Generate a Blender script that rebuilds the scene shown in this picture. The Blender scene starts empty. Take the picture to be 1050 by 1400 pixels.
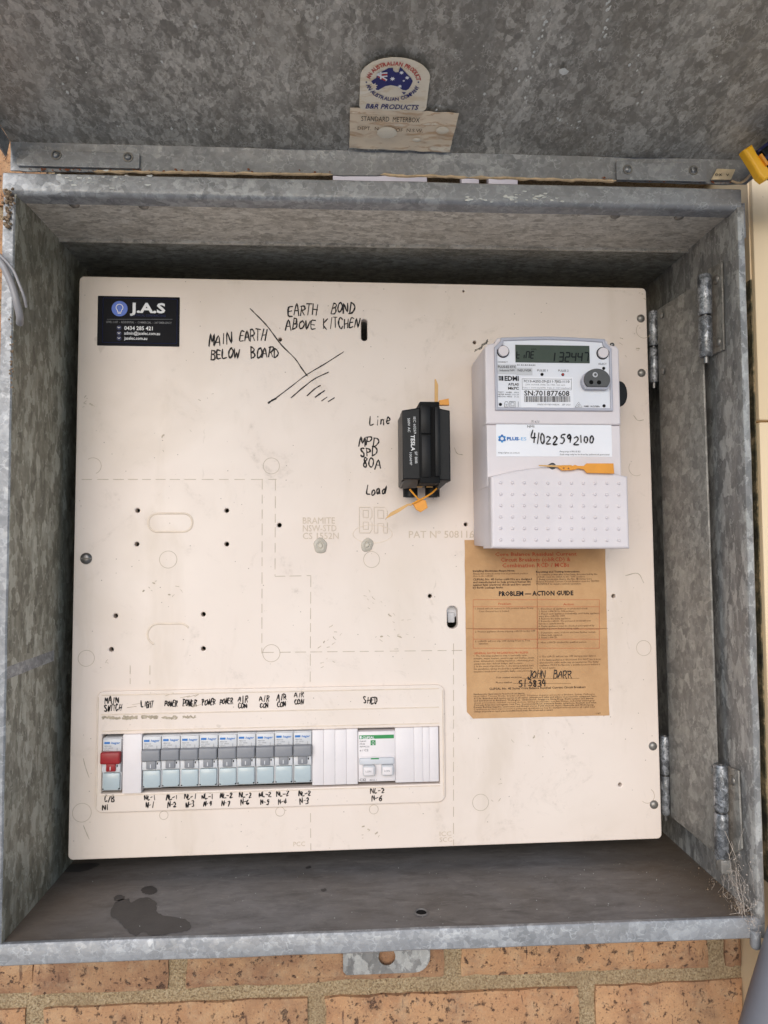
import bpy, bmesh, math, random
from mathutils import Vector, Matrix
random.seed(7)
R = math.radians
scene = bpy.context.scene
COL = scene.collection

# ------------------------------------------------------------------ camera
CAM = Vector((-0.02473, -0.66088, 0.01323))
YAW, PITCH, ROLL, FPX = 0.05437, 0.04665, -0.00559, 960.93
def cam_axes():
    cy, sy, cp, sp = math.cos(YAW), math.sin(YAW), math.cos(PITCH), math.sin(PITCH)
    f = Vector((sy*cp, cy*cp, sp)); r = Vector((cy, -sy, 0)); u = r.cross(f)
    cr, sr = math.cos(ROLL), math.sin(ROLL)
    return f, r*cr+u*sr, u*cr-r*sr
CF, CR_, CU = cam_axes()
cd = bpy.data.cameras.new('camera'); cam = bpy.data.objects.new('camera', cd); COL.objects.link(cam)
cd.sensor_fit = 'VERTICAL'; cd.sensor_height = 35.0; cd.lens = 35.0*FPX/1400.0
cd.clip_start = 0.01; cd.clip_end = 2000
m = Matrix((CR_, CU, -CF)).transposed().to_4x4(); m.translation = CAM
cam.matrix_world = m
scene.camera = cam

# ------------------------------------------------------------------ world, sun, exposure
SUN_EL, SUN_AZ = R(23), R(194)
w = bpy.data.worlds.new('World'); scene.world = w; w.use_nodes = True
nt = w.node_tree; nt.nodes.clear()
sky = nt.nodes.new('ShaderNodeTexSky'); sky.sky_type = 'NISHITA'; sky.sun_disc = False
sky.sun_elevation = SUN_EL; sky.sun_rotation = SUN_AZ; sky.dust_density = 0.6; sky.air_density = 1.0; sky.ozone_density = 2.0
bg = nt.nodes.new('ShaderNodeBackground'); bg.inputs['Strength'].default_value = 0.12
wo = nt.nodes.new('ShaderNodeOutputWorld')
nt.links.new(sky.outputs[0], bg.inputs[0]); nt.links.new(bg.outputs[0], wo.inputs[0])
sl = bpy.data.lights.new('sun', 'SUN'); sl.energy = 1.45; sl.angle = R(48); sl.color = (1, .95, .93)
so = bpy.data.objects.new('sun', sl); COL.objects.link(so)
sd = Vector((math.sin(SUN_AZ)*math.cos(SUN_EL), math.cos(SUN_AZ)*math.cos(SUN_EL), math.sin(SUN_EL)))
so.rotation_euler = sd.to_track_quat('Z', 'Y').to_euler(); so.location = (0.4, -3, 2)
scene.render.engine = 'CYCLES'
vs = scene.view_settings; vs.view_transform = 'Standard'; vs.look = 'None'; vs.exposure = 0.5; vs.gamma = 1.0

# ------------------------------------------------------------------ measuring: a photo pixel's ray meets a real plane
def ray(px, py): return CF + CR_*((px-525)/FPX) + CU*((700-py)/FPX)
def onY(px, py, Y): d = ray(px, py); return CAM + d*((Y-CAM.y)/d.y)
def onX(px, py, X): d = ray(px, py); return CAM + d*((X-CAM.x)/d.x)
def onZ(px, py, Z): d = ray(px, py); return CAM + d*((Z-CAM.z)/d.z)
PA, PP = 0.01698, 0.01229
_ex = Vector((1, PA, 0)).normalized(); _ey = Vector((-PA, 1, -PP)).normalized(); _ez = _ex.cross(_ey)
_ex = _ey.cross(_ez)
FP = Matrix((_ex, _ey, _ez)).transposed().to_4x4()      # the hinged panel's own frame
FPI = FP.inverted()
FW = Matrix.Identity(4)
def U(px, py, h=0.0):
    """pixel -> (u, v) on the plane h in front of the panel"""
    d = ray(px, py); n = _ey
    p = CAM + d*((-h - CAM.dot(n))/d.dot(n))
    q = FPI @ p
    return q.x, q.z

# ------------------------------------------------------------------ materials
def srgb(r, g, b):
    def c(v):
        v /= 255.0
        return v/12.92 if v <= .04045 else ((v+.055)/1.055)**2.4
    return (c(r), c(g), c(b), 1)
MATS = {}
class NT:
    def __init__(s, name):
        s.m = bpy.data.materials.new(name); s.m.use_nodes = True; s.t = s.m.node_tree; s.t.nodes.clear()
        s.out = s.n('ShaderNodeOutputMaterial'); s.b = s.n('ShaderNodeBsdfPrincipled'); s.l(s.b.outputs[0], s.out.inputs[0])
        s.tc = s.n('ShaderNodeTexCoord')
    def n(s, t, **k):
        x = s.t.nodes.new(t)
        for a, v in k.items(): setattr(x, a, v)
        return x
    def l(s, a, b): s.t.links.new(a, b)
    def noise(s, scale, detail=4, rough=.55, vec=None, dist=0):
        x = s.n('ShaderNodeTexNoise'); x.inputs['Scale'].default_value = scale; x.inputs['Detail'].default_value = detail
        x.inputs['Roughness'].default_value = rough; x.inputs['Distortion'].default_value = dist
        s.l(vec or s.tc.outputs['Object'], x.inputs['Vector']); return x
    def voro(s, scale, vec=None, feature='F1', rnd=1):
        x = s.n('ShaderNodeTexVoronoi'); x.feature = feature; x.inputs['Scale'].default_value = scale
        x.inputs['Randomness'].default_value = rnd
        s.l(vec or s.tc.outputs['Object'], x.inputs['Vector']); return x
    def ramp(s, fac, stops):
        x = s.n('ShaderNodeValToRGB'); e = x.color_ramp.elements
        while len(e) < len(stops): e.new(.5)
        for i, (p, c) in enumerate(stops):
            e[i].position = p; e[i].color = c if len(c) == 4 else (*c, 1)
        s.l(fac, x.inputs[0]); return x.outputs[0]
    def val(s, fac, a, b, lo=0., hi=1.):
        x = s.n('ShaderNodeMapRange'); s.l(fac, x.inputs[0])
        for i, v in enumerate((a, b, lo, hi)): x.inputs[i+1].default_value = v
        return x.outputs[0]
    def mix(s, fac, a, b, mode='MIX'):
        x = s.n('ShaderNodeMix', data_type='RGBA', blend_type=mode)
        for i, v in ((0, fac), (6, a), (7, b)):
            if isinstance(v, (int, float)): x.inputs[i].default_value = v
            elif isinstance(v, tuple): x.inputs[i].default_value = v
            else: s.l(v, x.inputs[i])
        return x.outputs[2]
    def math(s, op, a, b):
        x = s.n('ShaderNodeMath', operation=op)
        for i, v in ((0, a), (1, b)):
            if isinstance(v, (int, float)): x.inputs[i].default_value = v
            else: s.l(v, x.inputs[i])
        return x.outputs[0]
    def warp(s, scale, amount, stretch=(1, 1, 1), rot=(0, 0, 0)):
        mp = s.n('ShaderNodeMapping'); mp.inputs['Scale'].default_value = stretch; mp.inputs['Rotation'].default_value = rot
        s.l(s.tc.outputs['Object'], mp.inputs[0])
        nz = s.noise(scale, 3)
        a = s.n('ShaderNodeVectorMath', operation='SUBTRACT'); s.l(nz.outputs['Color'], a.inputs[0]); a.inputs[1].default_value = (.5, .5, .5)
        b = s.n('ShaderNodeVectorMath', operation='SCALE'); s.l(a.outputs[0], b.inputs[0]); b.inputs['Scale'].default_value = amount
        c = s.n('ShaderNodeVectorMath', operation='ADD'); s.l(mp.outputs[0], c.inputs[0]); s.l(b.outputs[0], c.inputs[1])
        return c.outputs[0]
    def bump(s, h, strength, dist=.001):
        x = s.n('ShaderNodeBump'); x.inputs['Strength'].default_value = strength; x.inputs['Distance'].default_value = dist
        s.l(h, x.inputs['Height']); s.l(x.outputs[0], s.b.inputs['Normal'])
    def col(s, c):
        if isinstance(c, tuple): s.b.inputs['Base Color'].default_value = c
        else: s.l(c, s.b.inputs['Base Color'])
    def set(s, rough=None, metal=None, **k):
        for nme, v in (('Roughness', rough), ('Metallic', metal)):
            if v is None: continue
            if isinstance(v, (int, float)): s.b.inputs[nme].default_value = v
            else: s.l(v, s.b.inputs[nme])
        for a, v in k.items(): s.b.inputs[a].default_value = v
    def done(s, key): MATS[key] = s.m; return s.m

def galv(key, dark, mid, light, dirt, scale=95, metal=.45, stretch=(1, 1, 1), dirt_amt=.5, contrast=1., rough=(.38, .62), rot=(0, 0, 0), streak=0, patch=0):
    t = NT(key)
    v1 = t.warp(110, .0075, stretch, rot)
    v2 = t.warp(300, .0045, stretch, rot)
    a = t.voro(scale*.85, v1); b = t.voro(scale*2.1, v2)
    sa = t.n('ShaderNodeSeparateColor'); t.l(a.outputs['Color'], sa.inputs[0])
    sb = t.n('ShaderNodeSeparateColor'); t.l(b.outputs['Color'], sb.inputs[0])
    fl = t.math('ADD', t.math('MULTIPLY', sa.outputs[0], .55), t.math('MULTIPLY', sb.outputs[1], .45))
    fl = t.math('ADD', t.math('MULTIPLY', fl, .8), t.math('MULTIPLY', t.noise(30, 6, .65).outputs[0], .2))
    k = .22/contrast
    c = t.ramp(fl, [(.5-k*1.25, dark), (.5, mid), (min(.98, .5+k*1.5), light)])
    if patch:   # dull weathered stretches where the crystals no longer show
        c = t.mix(t.val(t.noise(5, 4, .55).outputs[0], .42, .6, 0, .8), c, mid)
        sc = t.noise(1, 4, .6, t.warp(15, .6, (9, 160, 160)))
        c = t.mix(t.val(sc.outputs[0], .6, .7, 0, .35), c, dark)
    d = t.noise(9, 6, .6, dist=.6)
    c = t.mix(t.val(d.outputs[0], .42, .72, 0, dirt_amt), c, dirt)
    if streak:
        st_ = t.noise(1, 5, .6, t.warp(6, .4, (22, 2.2, 2.2)))
        c = t.mix(t.val(st_.outputs[0], .5, .66, 0, streak*.9), c, dark)
        c = t.mix(t.val(st_.outputs[0], .48, .32, 0, streak*.5), c, light)
    # curved pale flecks between the crystals
    fv = t.voro(scale*1.5, v2, 'DISTANCE_TO_EDGE')
    fk = t.math('MULTIPLY', t.val(fv.outputs[0], .02, .09, 1, 0), t.val(t.noise(110, 3).outputs[0], .5, .6, 0, .6))
    c = t.mix(fk, c, light)
    fine = t.noise(900, 3, .6)
    c = t.mix(t.val(fine.outputs[0], .35, .7, 0, .22), c, dark)
    sp = t.noise(420, 2, .5)
    c = t.mix(t.val(sp.outputs[0], .70, .76, 0, .55), c, light)
    t.col(c)
    t.set(rough=t.val(sb.outputs[2], 0, 1, *rough), metal=metal)
    t.bump(t.math('ADD', fl, t.math('MULTIPLY', fine.outputs[0], .35)), .22, .0009)
    return t.done(key)

galv('lid_zinc', srgb(126, 123, 116), srgb(157, 153, 145), srgb(204, 200, 191), srgb(130, 122, 108), 190, .18, (1.2, .8, .8), .5, 1.1, streak=.8)
galv('lip_zinc', srgb(122, 124, 126), srgb(146, 147, 149), srgb(184, 186, 187), srgb(120, 117, 114), 120, .25, (1, 1, 1.15), .5, .9, rough=(.38, .58), patch=1)
galv('wall_zinc', srgb(118, 117, 115), srgb(144, 142, 139), srgb(196, 195, 190), srgb(120, 115, 108), 105, .25, (1, 1.2, .5), .4, .95)
galv('side_zinc', srgb(112, 110, 98), srgb(142, 140, 126), srgb(190, 190, 178), srgb(116, 110, 96), 105, .2, (1, 1.2, .55), .45, 1.1)
galv('ceiling_zinc', srgb(160, 154, 143), srgb(200, 193, 181), srgb(228, 222, 210), srgb(164, 154, 138), 190, .08, (.7, 1.4, 1), .4, 1.)
galv('plate_zinc', srgb(120, 117, 112), srgb(140, 137, 131), srgb(170, 167, 159), srgb(122, 116, 106), 150, .25, (1, 1, .7), .4, 1.1)
galv('knuckle_zinc', srgb(84, 85, 87), srgb(122, 124, 126), srgb(190, 192, 195), srgb(92, 91, 90), 260, .5, (1, 1, .8), .4, 1., (.3, .5))

galv('back_zinc_shaded', srgb(112, 110, 101), srgb(142, 139, 128), srgb(176, 173, 162), srgb(112, 105, 94), 190, .1, (.7, 1.4, 1), .4, 1.)  # darker zinc, the shade at the back of the box put into its colour
def plain(key, c, rough=.5, metal=0, var=.12, scale=40, bump=0, bscale=500, **k):
    t = NT(key)
    n = t.noise(scale, 5, .6)
    dk = tuple(x*(1-var) for x in c[:3])+(1,); lt = tuple(min(1, x*(1+var*.6)) for x in c[:3])+(1,)
    t.col(t.ramp(n.outputs[0], [(.3, dk), (.7, lt)]))
    t.set(rough=rough, metal=metal, **k)
    if bump: t.bump(t.noise(bscale, 3).outputs[0], bump, .0006)
    return t.done(key)

# dusty floor of the box
t = NT('floor_zinc')
n1 = t.noise(7, 6, .6, dist=.5); n2 = t.noise(60, 6, .7, t.warp(20, .02, (.35, 1, 1))); n3 = t.noise(700, 3)
c = t.ramp(n1.outputs[0], [(.3, srgb(102, 95, 88)), (.55, srgb(118, 114, 111)), (.75, srgb(130, 126, 124))])
c = t.mix(t.val(n2.outputs[0], .45, .7, 0, .6), c, srgb(74, 68, 63))
c = t.mix(t.val(t.noise(130, 5, .75, t.warp(40, .01, (.25, 1, 1))).outputs[0], .52, .72, 0, .45), c, srgb(150, 144, 138))
c = t.mix(t.val(t.noise(330, 2).outputs[0], .72, .76, 0, .6), c, srgb(190, 186, 180))
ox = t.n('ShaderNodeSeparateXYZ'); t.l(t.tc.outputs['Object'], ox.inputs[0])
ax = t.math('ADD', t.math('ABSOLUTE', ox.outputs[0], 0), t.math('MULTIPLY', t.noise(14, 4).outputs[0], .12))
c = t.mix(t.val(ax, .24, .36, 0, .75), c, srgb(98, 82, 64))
t.col(c); t.set(rough=t.val(n2.outputs[0], .3, .7, .5, .75), metal=.1); t.bump(n3.outputs[0], .25, .0006); t.done('floor_zinc')
plain('stain_dark', srgb(70, 66, 64), .5, .1, .2, 60, .2, 700)

# cream painted board with scuffs, grime and little specks
t = NT('board_cream')
n1 = t.noise(5, 5, .6); n2 = t.noise(26, 7, .7, dist=1.2); n3 = t.noise(160, 5, .7)
c = t.ramp(n1.outputs[0], [(.3, srgb(223, 208, 196)), (.7, srgb(231, 218, 207))])
c = t.mix(t.math('MULTIPLY', t.val(n2.outputs[0], .56, .74, 0, 1), t.val(n3.outputs[0], .42, .72, 0, .55)), c, srgb(150, 136, 118))
c = t.mix(t.val(t.noise(520, 2).outputs[0], .735, .765, 0, .5), c, srgb(120, 105, 90))
big = t.noise(3.2, 6, .62, dist=.8); c = t.mix(t.val(big.outputs[0], .46, .68, 0, .5), c, srgb(205, 190, 172))
sm = t.noise(1, 5, .65, t.warp(8, .5, (14, 14, 3))); c = t.mix(t.val(sm.outputs[0], .56, .72, 0, .35), c, srgb(196, 180, 160))
vd = t.voro(150); vsep = t.n('ShaderNodeSeparateColor'); t.l(vd.outputs['Color'], vsep.inputs[0])
dots = t.math('MULTIPLY', t.val(vd.outputs['Distance'], .05, .09, 1, 0), t.val(vsep.outputs[0], .72, .76, 0, .7)); c = t.mix(dots, c, srgb(110, 92, 76))
scr = t.noise(90, 2, .5, t.warp(30, .03, (1, 1, .12), (0, .5, 0)))
c = t.mix(t.val(scr.outputs[0], .73, .78, 0, .25), c, srgb(160, 145, 125))
t.col(c); t.set(rough=t.val(n2.outputs[0], .3, .7, .38, .55)); t.bump(t.noise(700, 3).outputs[0], .05, .0005); t.done('board_cream')
plain('groove_shade_dirt', srgb(186, 171, 151), .7, 0, .25, 120)  # painted shade of the panel grooves; also the dirt tone of the scuffs
plain('emboss', srgb(222, 206, 188), .5, 0, .12, 90)
plain('emboss_edge', srgb(203, 187, 167), .6, 0, .12, 120)  # darker cream that paints in the shading of the raised letters
plain('grime', srgb(176, 163, 142), .75, 0, .3, 220)
t = NT('ink')
n = t.noise(700, 3, .6); n2 = t.noise(60, 2)
c = t.ramp(n.outputs[0], [(.38, srgb(20, 18, 20)), (.6, srgb(34, 31, 32)), (.72, srgb(96, 88, 82))])
c = t.mix(t.val(n2.outputs[0], .5, .7, 0, .5), c, srgb(62, 56, 54))
t.col(c); t.set(rough=.5, **{'Specular IOR Level': .18}); t.done('ink')
plain('ink_thin', srgb(52, 48, 46), .5, 0, .3, 200, **{'Specular IOR Level': .18})
plain('black_plastic', srgb(27, 27, 28), .38, 0, .2, 120, .08, 900, **{'Specular IOR Level': .18})
plain('black_dull', srgb(18, 18, 19), .6, 0, .2, 90, .08, 900, **{'Specular IOR Level': .18})
plain('grey_plastic_side', srgb(70, 68, 66), .5, 0, .15, 90)
plain('hole_black', srgb(12, 11, 11), .8, **{'Specular IOR Level': .18})
plain('meter_white', srgb(221, 213, 214), .42, 0, .05, 25, .04, 1100)
plain('meter_cover', srgb(219, 211, 212), .45, 0, .05, 25, .05, 1100)
plain('meter_rim', srgb(176, 176, 186), .3, 0, .06, 40)
plain('meter_face', srgb(226, 227, 232), .35, 0, .03, 30)
plain('label_white', srgb(236, 236, 240), .4, 0, .03, 30)
plain('label_grey', srgb(200, 201, 204), .5, 0, .05, 40)
plain('label_line', srgb(120, 120, 124), .5)
plain('lcd', srgb(70, 80, 70), .4, 0, .1, 60, **{'Specular IOR Level': .18})
plain('lcd_digit', srgb(22, 26, 24), .3, **{'Specular IOR Level': .18})
plain('print_dark', srgb(34, 34, 38), .5, **{'Specular IOR Level': .18})
plain('print_grey', srgb(120, 120, 122), .5)
plain('print_white', srgb(225, 225, 225), .5)
plain('print_blue', srgb(40, 110, 180), .5)
plain('print_light_blue', srgb(90, 170, 220), .5)
plain('print_navy', srgb(30, 38, 110), .5)
plain('print_dim_blue', srgb(40, 48, 96), .5, **{'Specular IOR Level': .18})
plain('print_red', srgb(190, 50, 50), .5)
plain('notice_red', srgb(190, 84, 48), .65)
plain('notice_ink', srgb(52, 38, 28), .7)
plain('notice_ink_light', srgb(104, 76, 50), .7)
plain('print_green', srgb(46, 140, 76), .5)
plain('optic_grey', srgb(92, 92, 92), .4, 0, .1, 90, **{'Specular IOR Level': .18})
plain('steel_dark', srgb(120, 118, 116), .38, .8, .2, 150)
plain('rivet_steel', srgb(140, 136, 130), .4, .6, .25, 200)
plain('seal_orange', srgb(226, 150, 40), .4, 0, .1, 60, .05, 700)
plain('seal_tail', srgb(214, 168, 104), .5, 0, .12, 60)
plain('breaker_white', srgb(204, 204, 205), .42, 0, .05, 60)
plain('breaker_grey', srgb(134, 135, 139), .45, 0, .08, 60)
plain('breaker_red', srgb(150, 30, 34), .4, 0, .12, 80)
plain('breaker_window', srgb(178, 190, 193), .2, 0, .06, 60)
plain('blank_white', srgb(224, 217, 216), .45, 0, .04, 60)
plain('silicone', srgb(196, 188, 174), .25, 0, .15, 120, .3, 300)
plain('sticker_black', srgb(13, 13, 19), .45, 0, .15, 60, **{'Specular IOR Level': .08})
plain('sticker_frame', srgb(36, 42, 78), .4, **{'Specular IOR Level': .18})
plain('sticker_blue', srgb(44, 92, 190), .4)
plain('wire_steel', srgb(120, 116, 108), .35, .8)
plain('clamp_yellow', srgb(242, 180, 30), .4, 0, .06, 60)
plain('clamp_blue', srgb(36, 38, 84), .45, 0, .15, 80)
plain('conduit_grey', srgb(112, 112, 118), .38, 0, .08, 30, .05, 400)
plain('cable_grey', srgb(150, 147, 148), .4, 0, .08, 60)
plain('sealant', srgb(206, 180, 146), .8, 0, .3, 150, .4, 400)
plain('masking_tape', srgb(206, 188, 156), .7, 0, .25, 120, .3, 500)
plain('pvc_strip', srgb(188, 176, 172), .5, 0, .06, 50)
plain('white_crust', srgb(214, 214, 208), .85, 0, .15, 300, .4, 700)
plain('cobweb', srgb(196, 182, 168), .9, 0, .3, 300)
plain('crumb', srgb(140, 120, 98), .95, 0, .4, 300, .4, 900)
plain('paper_crease', srgb(150, 112, 76), .8)
plain('gap_shade', srgb(58, 42, 34), .8, 0, .3, 60)  # dark brown standing for the shade in the gap over the box
plain('concrete', srgb(206, 200, 192), .85, 0, .2, 3, .2, 60)

# aged yellow label with grain-like wrinkles
def aged(key, c1, c2, c3):
    t = NT(key)
    n = t.noise(60, 6, .6, t.warp(25, .02, (.3, 1, 1.6)))
    c = t.ramp(n.outputs[0], [(.38, c2), (.47, c1), (.56, c1), (.6, c2), (.66, c3)])
    t.col(c); t.set(rough=.42); t.bump(n.outputs[0], .25, .001); t.done(key)
aged('label_aged', srgb(238, 218, 190), srgb(208, 174, 138), srgb(246, 234, 212))
aged('label_cream', srgb(238, 226, 204), srgb(226, 208, 178), srgb(242, 232, 214))
# brown paper
t = NT('notice_paper')
n = t.noise(22, 7, .65); n2 = t.noise(6, 4)
c = t.ramp(n.outputs[0], [(.3, srgb(176, 134, 92)), (.6, srgb(198, 156, 110)), (.8, srgb(206, 168, 122))])
c = t.mix(t.val(n2.outputs[0], .5, .75, 0, .4), c, srgb(168, 124, 84))
t.col(c); t.set(rough=.75); t.bump(t.noise(600, 4).outputs[0], .12, .0005); t.done('notice_paper')
# brick
t = NT('brick_clay')
oi = t.n('ShaderNodeObjectInfo')
n1 = t.noise(28, 6, .65); n2 = t.noise(170, 4, .6); n3 = t.noise(430, 3, .6)
c = t.ramp(oi.outputs['Random'], [(0, srgb(172, 124, 86)), (.45, srgb(188, 138, 96)), (.75, srgb(166, 122, 86)), (1, srgb(148, 106, 76))])
c = t.mix(t.val(n1.outputs[0], .35, .7, 0, .55), c, srgb(204, 164, 120))
c = t.mix(t.val(t.noise(16, 6, .68).outputs[0], .48, .66, 0, .75), c, srgb(120, 82, 60))
c = t.mix(t.val(n2.outputs[0], .61, .67, 0, .85), c, srgb(78, 48, 36))
c = t.mix(t.val(n3.outputs[0], .60, .66, 0, .7), c, srgb(70, 45, 36))
slit = t.noise(1, 2, .5, t.warp(60, .35, (230, 230, 26))); c = t.mix(t.val(slit.outputs[0], .70, .74, 0, .8), c, srgb(84, 52, 38))
dust = t.noise(60, 5, .7); c = t.mix(t.val(dust.outputs[0], .5, .7, 0, .35), c, srgb(206, 180, 144))
c = t.mix(t.val(n3.outputs[0], .28, .33, .45, 0), c, srgb(232, 200, 150))
c = t.mix(.16, c, srgb(140, 118, 98))
t.col(c); t.set(rough=.9)
t.bump(t.math('SUBTRACT', t.math('MULTIPLY', n3.outputs[0], .4), t.val(n2.outputs[0], .6, .7, 0, .8)), .9, .003); t.done('brick_clay')
t = NT('mortar')
n1 = t.noise(560, 4, .75); n2 = t.noise(24, 6, .7)
c = t.ramp(n1.outputs[0], [(.34, srgb(122, 98, 70)), (.5, srgb(190, 164, 126)), (.66, srgb(218, 196, 160))])
c = t.mix(t.val(n2.outputs[0], .45, .7, 0, .6), c, srgb(158, 132, 100))
t.col(c); t.set(rough=.95); t.bump(t.math('ADD', n1.outputs[0], t.math('MULTIPLY', n2.outputs[0], 1.5)), .9, .004); t.done('mortar')
# cream post with mould on its shaded side
t = NT('post_cream')
n1 = t.noise(30, 6, .7); n2 = t.noise(240, 5, .7)
c = t.ramp(t.noise(4, 3).outputs[0], [(.3, srgb(226, 200, 160)), (.7, srgb(236, 212, 174))])
c = t.mix(t.val(t.noise(300, 2).outputs[0], .74, .77, 0, .5), c, srgb(110, 90, 70))
t.col(c); t.set(rough=.5); t.done('post_cream')
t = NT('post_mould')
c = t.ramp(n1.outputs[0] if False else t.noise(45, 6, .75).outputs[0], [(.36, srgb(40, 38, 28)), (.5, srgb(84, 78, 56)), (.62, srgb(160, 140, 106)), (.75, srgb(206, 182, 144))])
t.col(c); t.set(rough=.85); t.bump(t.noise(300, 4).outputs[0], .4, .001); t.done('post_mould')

# ------------------------------------------------------------------ mesh builder
def catmull(pts, n=4):
    if len(pts) < 3: return [Vector(p) for p in pts]
    P = [Vector(p) for p in pts]; P = [P[0]*2-P[1]]+P+[P[-1]*2-P[-2]]
    o = []
    for i in range(1, len(P)-2):
        a, b, c, d = P[i-1:i+3]
        for k in range(n):
            s = k/n
            o.append(.5*((2*b)+(c-a)*s+(2*a-5*b+4*c-d)*s*s+(3*b-a-3*c+d)*s**3))
    o.append(P[-2]); return o

class MB:
    parts = None
    def __init__(s): s.v = []; s.f = []; s.mi = []; s.mats = []; s.sm = []
    def slot(s, mat):
        if mat not in s.mats: s.mats.append(mat)
        return s.mats.index(mat)
    def add(s, verts, faces, mat, smooth=False):
        b = len(s.v); k = s.slot(mat)
        s.v += [tuple(v) for v in verts]
        for f in faces: s.f.append(tuple(b+i for i in f)); s.mi.append(k); s.sm.append(smooth)
        return s
    def bm(s, bm, mat, smooth=False, M=None):
        bm.verts.index_update()
        s.add([(M @ v.co if M else v.co) for v in bm.verts], [[v.index for v in f.verts] for f in bm.faces], mat, smooth)
        bm.free(); return s
    def box(s, x0, x1, y0, y1, z0, z1, mat, bev=0, seg=2, M=None):
        bm = bmesh.new(); bmesh.ops.create_cube(bm, size=1)
        for v in bm.verts:
            v.co = Vector(((x0+x1)/2+v.co.x*(x1-x0), (y0+y1)/2+v.co.y*(y1-y0), (z0+z1)/2+v.co.z*(z1-z0)))
        if bev: bmesh.ops.bevel(bm, geom=bm.edges[:], offset=bev, segments=seg, profile=.5, affect='EDGES')
        return s.bm(bm, mat, bool(bev), M)
    def hexa(s, p, mat, bev=0, seg=2):
        """8 corners: front tl tr br bl, back tl tr br bl"""
        bm = bmesh.new(); vs_ = [bm.verts.new(q) for q in p]
        for f in ((0, 3, 2, 1), (4, 5, 6, 7), (0, 1, 5, 4), (1, 2, 6, 5), (2, 3, 7, 6), (3, 0, 4, 7)): bm.faces.new([vs_[i] for i in f])
        bmesh.ops.recalc_face_normals(bm, faces=bm.faces[:])
        if bev: bmesh.ops.bevel(bm, geom=bm.edges[:], offset=bev, segments=seg, profile=.5, affect='EDGES')
        return s.bm(bm, mat, bool(bev))
    def prism(s, pts, y0, y1, mat, bev=0, holes=()):
        """outline in (x,z), between depth y0 (front) and y1 (back), with real holes"""
        return s.plate(pts, y0, y1, mat, bev, holes)
    def plate(s, pts, y0, y1, mat, bev=0, holes=()):
        cu = bpy.data.curves.new('tmp', 'CURVE'); cu.dimensions = '2D'; cu.fill_mode = 'BOTH'
        for loop in [pts]+list(holes):
            sp = cu.splines.new('POLY'); sp.points.add(len(loop)-1); sp.use_cyclic_u = True
            for q, (a, b) in zip(sp.points, loop): q.co = (a, b, 0, 1)
        cu.extrude = abs(y1-y0)/2-bev; cu.bevel_depth = bev; cu.bevel_resolution = 2; cu.offset = -bev
        o = bpy.data.objects.new('tmp', cu); me = o.to_mesh()
        ym = (y0+y1)/2
        s.add([(v.co.x, ym-v.co.z, v.co.y) for v in me.vertices], [list(p.vertices)for p in me.polygons], mat)
        o.to_mesh_clear(); bpy.data.objects.remove(o); bpy.data.curves.remove(cu); return s
    def cyl(s, c, axis, r0, r1, h, mat, n=20, smooth=True, cap=True):
        a = Vector(axis).normalized(); x = a.orthogonal().normalized(); y = a.cross(x); c = Vector(c)
        vs_ = []; 
        for rr, t_ in ((r0, 0), (r1, h)):
            for k in range(n):
                g = 2*math.pi*k/n; vs_.append(c+a*t_+(x*math.cos(g)+y*math.sin(g))*rr)
        s.add(vs_, [(k, (k+1) % n, n+(k+1) % n, n+k) for k in range(n)], mat, smooth)
        if cap: s.add(vs_[:n], [tuple(range(n-1, -1, -1))], mat); s.add(vs_[n:], [tuple(range(n))], mat)
        return s
    def dome(s, c, axis, r, h, mat, n=16, rings=4):
        a = Vector(axis).normalized(); x = a.orthogonal().normalized(); y = a.cross(x); c = Vector(c); vs_ = []; fs = []
        for i in range(rings):
            g = math.pi/2*i/rings
            for k in range(n):
                q = 2*math.pi*k/n; vs_.append(c+a*h*math.sin(g)+(x*math.cos(q)+y*math.sin(q))*r*math.cos(g))
        vs_.append(c+a*h)
        for i in range(rings-1):
            for k in range(n): fs.append((i*n+k, i*n+(k+1) % n, (i+1)*n+(k+1) % n, (i+1)*n+k))
        for k in range(n): fs.append(((rings-1)*n+k, (rings-1)*n+(k+1) % n, len(vs_)-1))
        return s.add(vs_, fs, mat, True)
    def tube(s, pts, r, mat, n=8, closed=False, flat=1.0):
        P = [Vector(p) for p in pts]; vs_ = []; fs = []; N = len(P)
        up = Vector((0, 1, 0))
        for i, p in enumerate(P):
            d = (P[(i+1) % N]-P[i-1]) if closed else (P[min(i+1, N-1)]-P[max(i-1, 0)])
            d.normalize(); x = d.cross(up)
            if x.length < 1e-4: x = d.cross(Vector((1, 0, 0)))
            x.normalize(); y = x.cross(d); rr = r[i] if isinstance(r, (list, tuple)) else r
            for k in range(n):
                g = 2*math.pi*k/n; vs_.append(p+x*math.cos(g)*rr+y*math.sin(g)*rr*flat)
        for i in range(N if closed else N-1):
            j = (i+1) % N
            for k in range(n): fs.append((i*n+k, i*n+(k+1) % n, j*n+(k+1) % n, j*n+k))
        if not closed: fs += [tuple(range(n)), tuple(range((N-1)*n, N*n))]
        return s.add(vs_, fs, mat, True)
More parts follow.
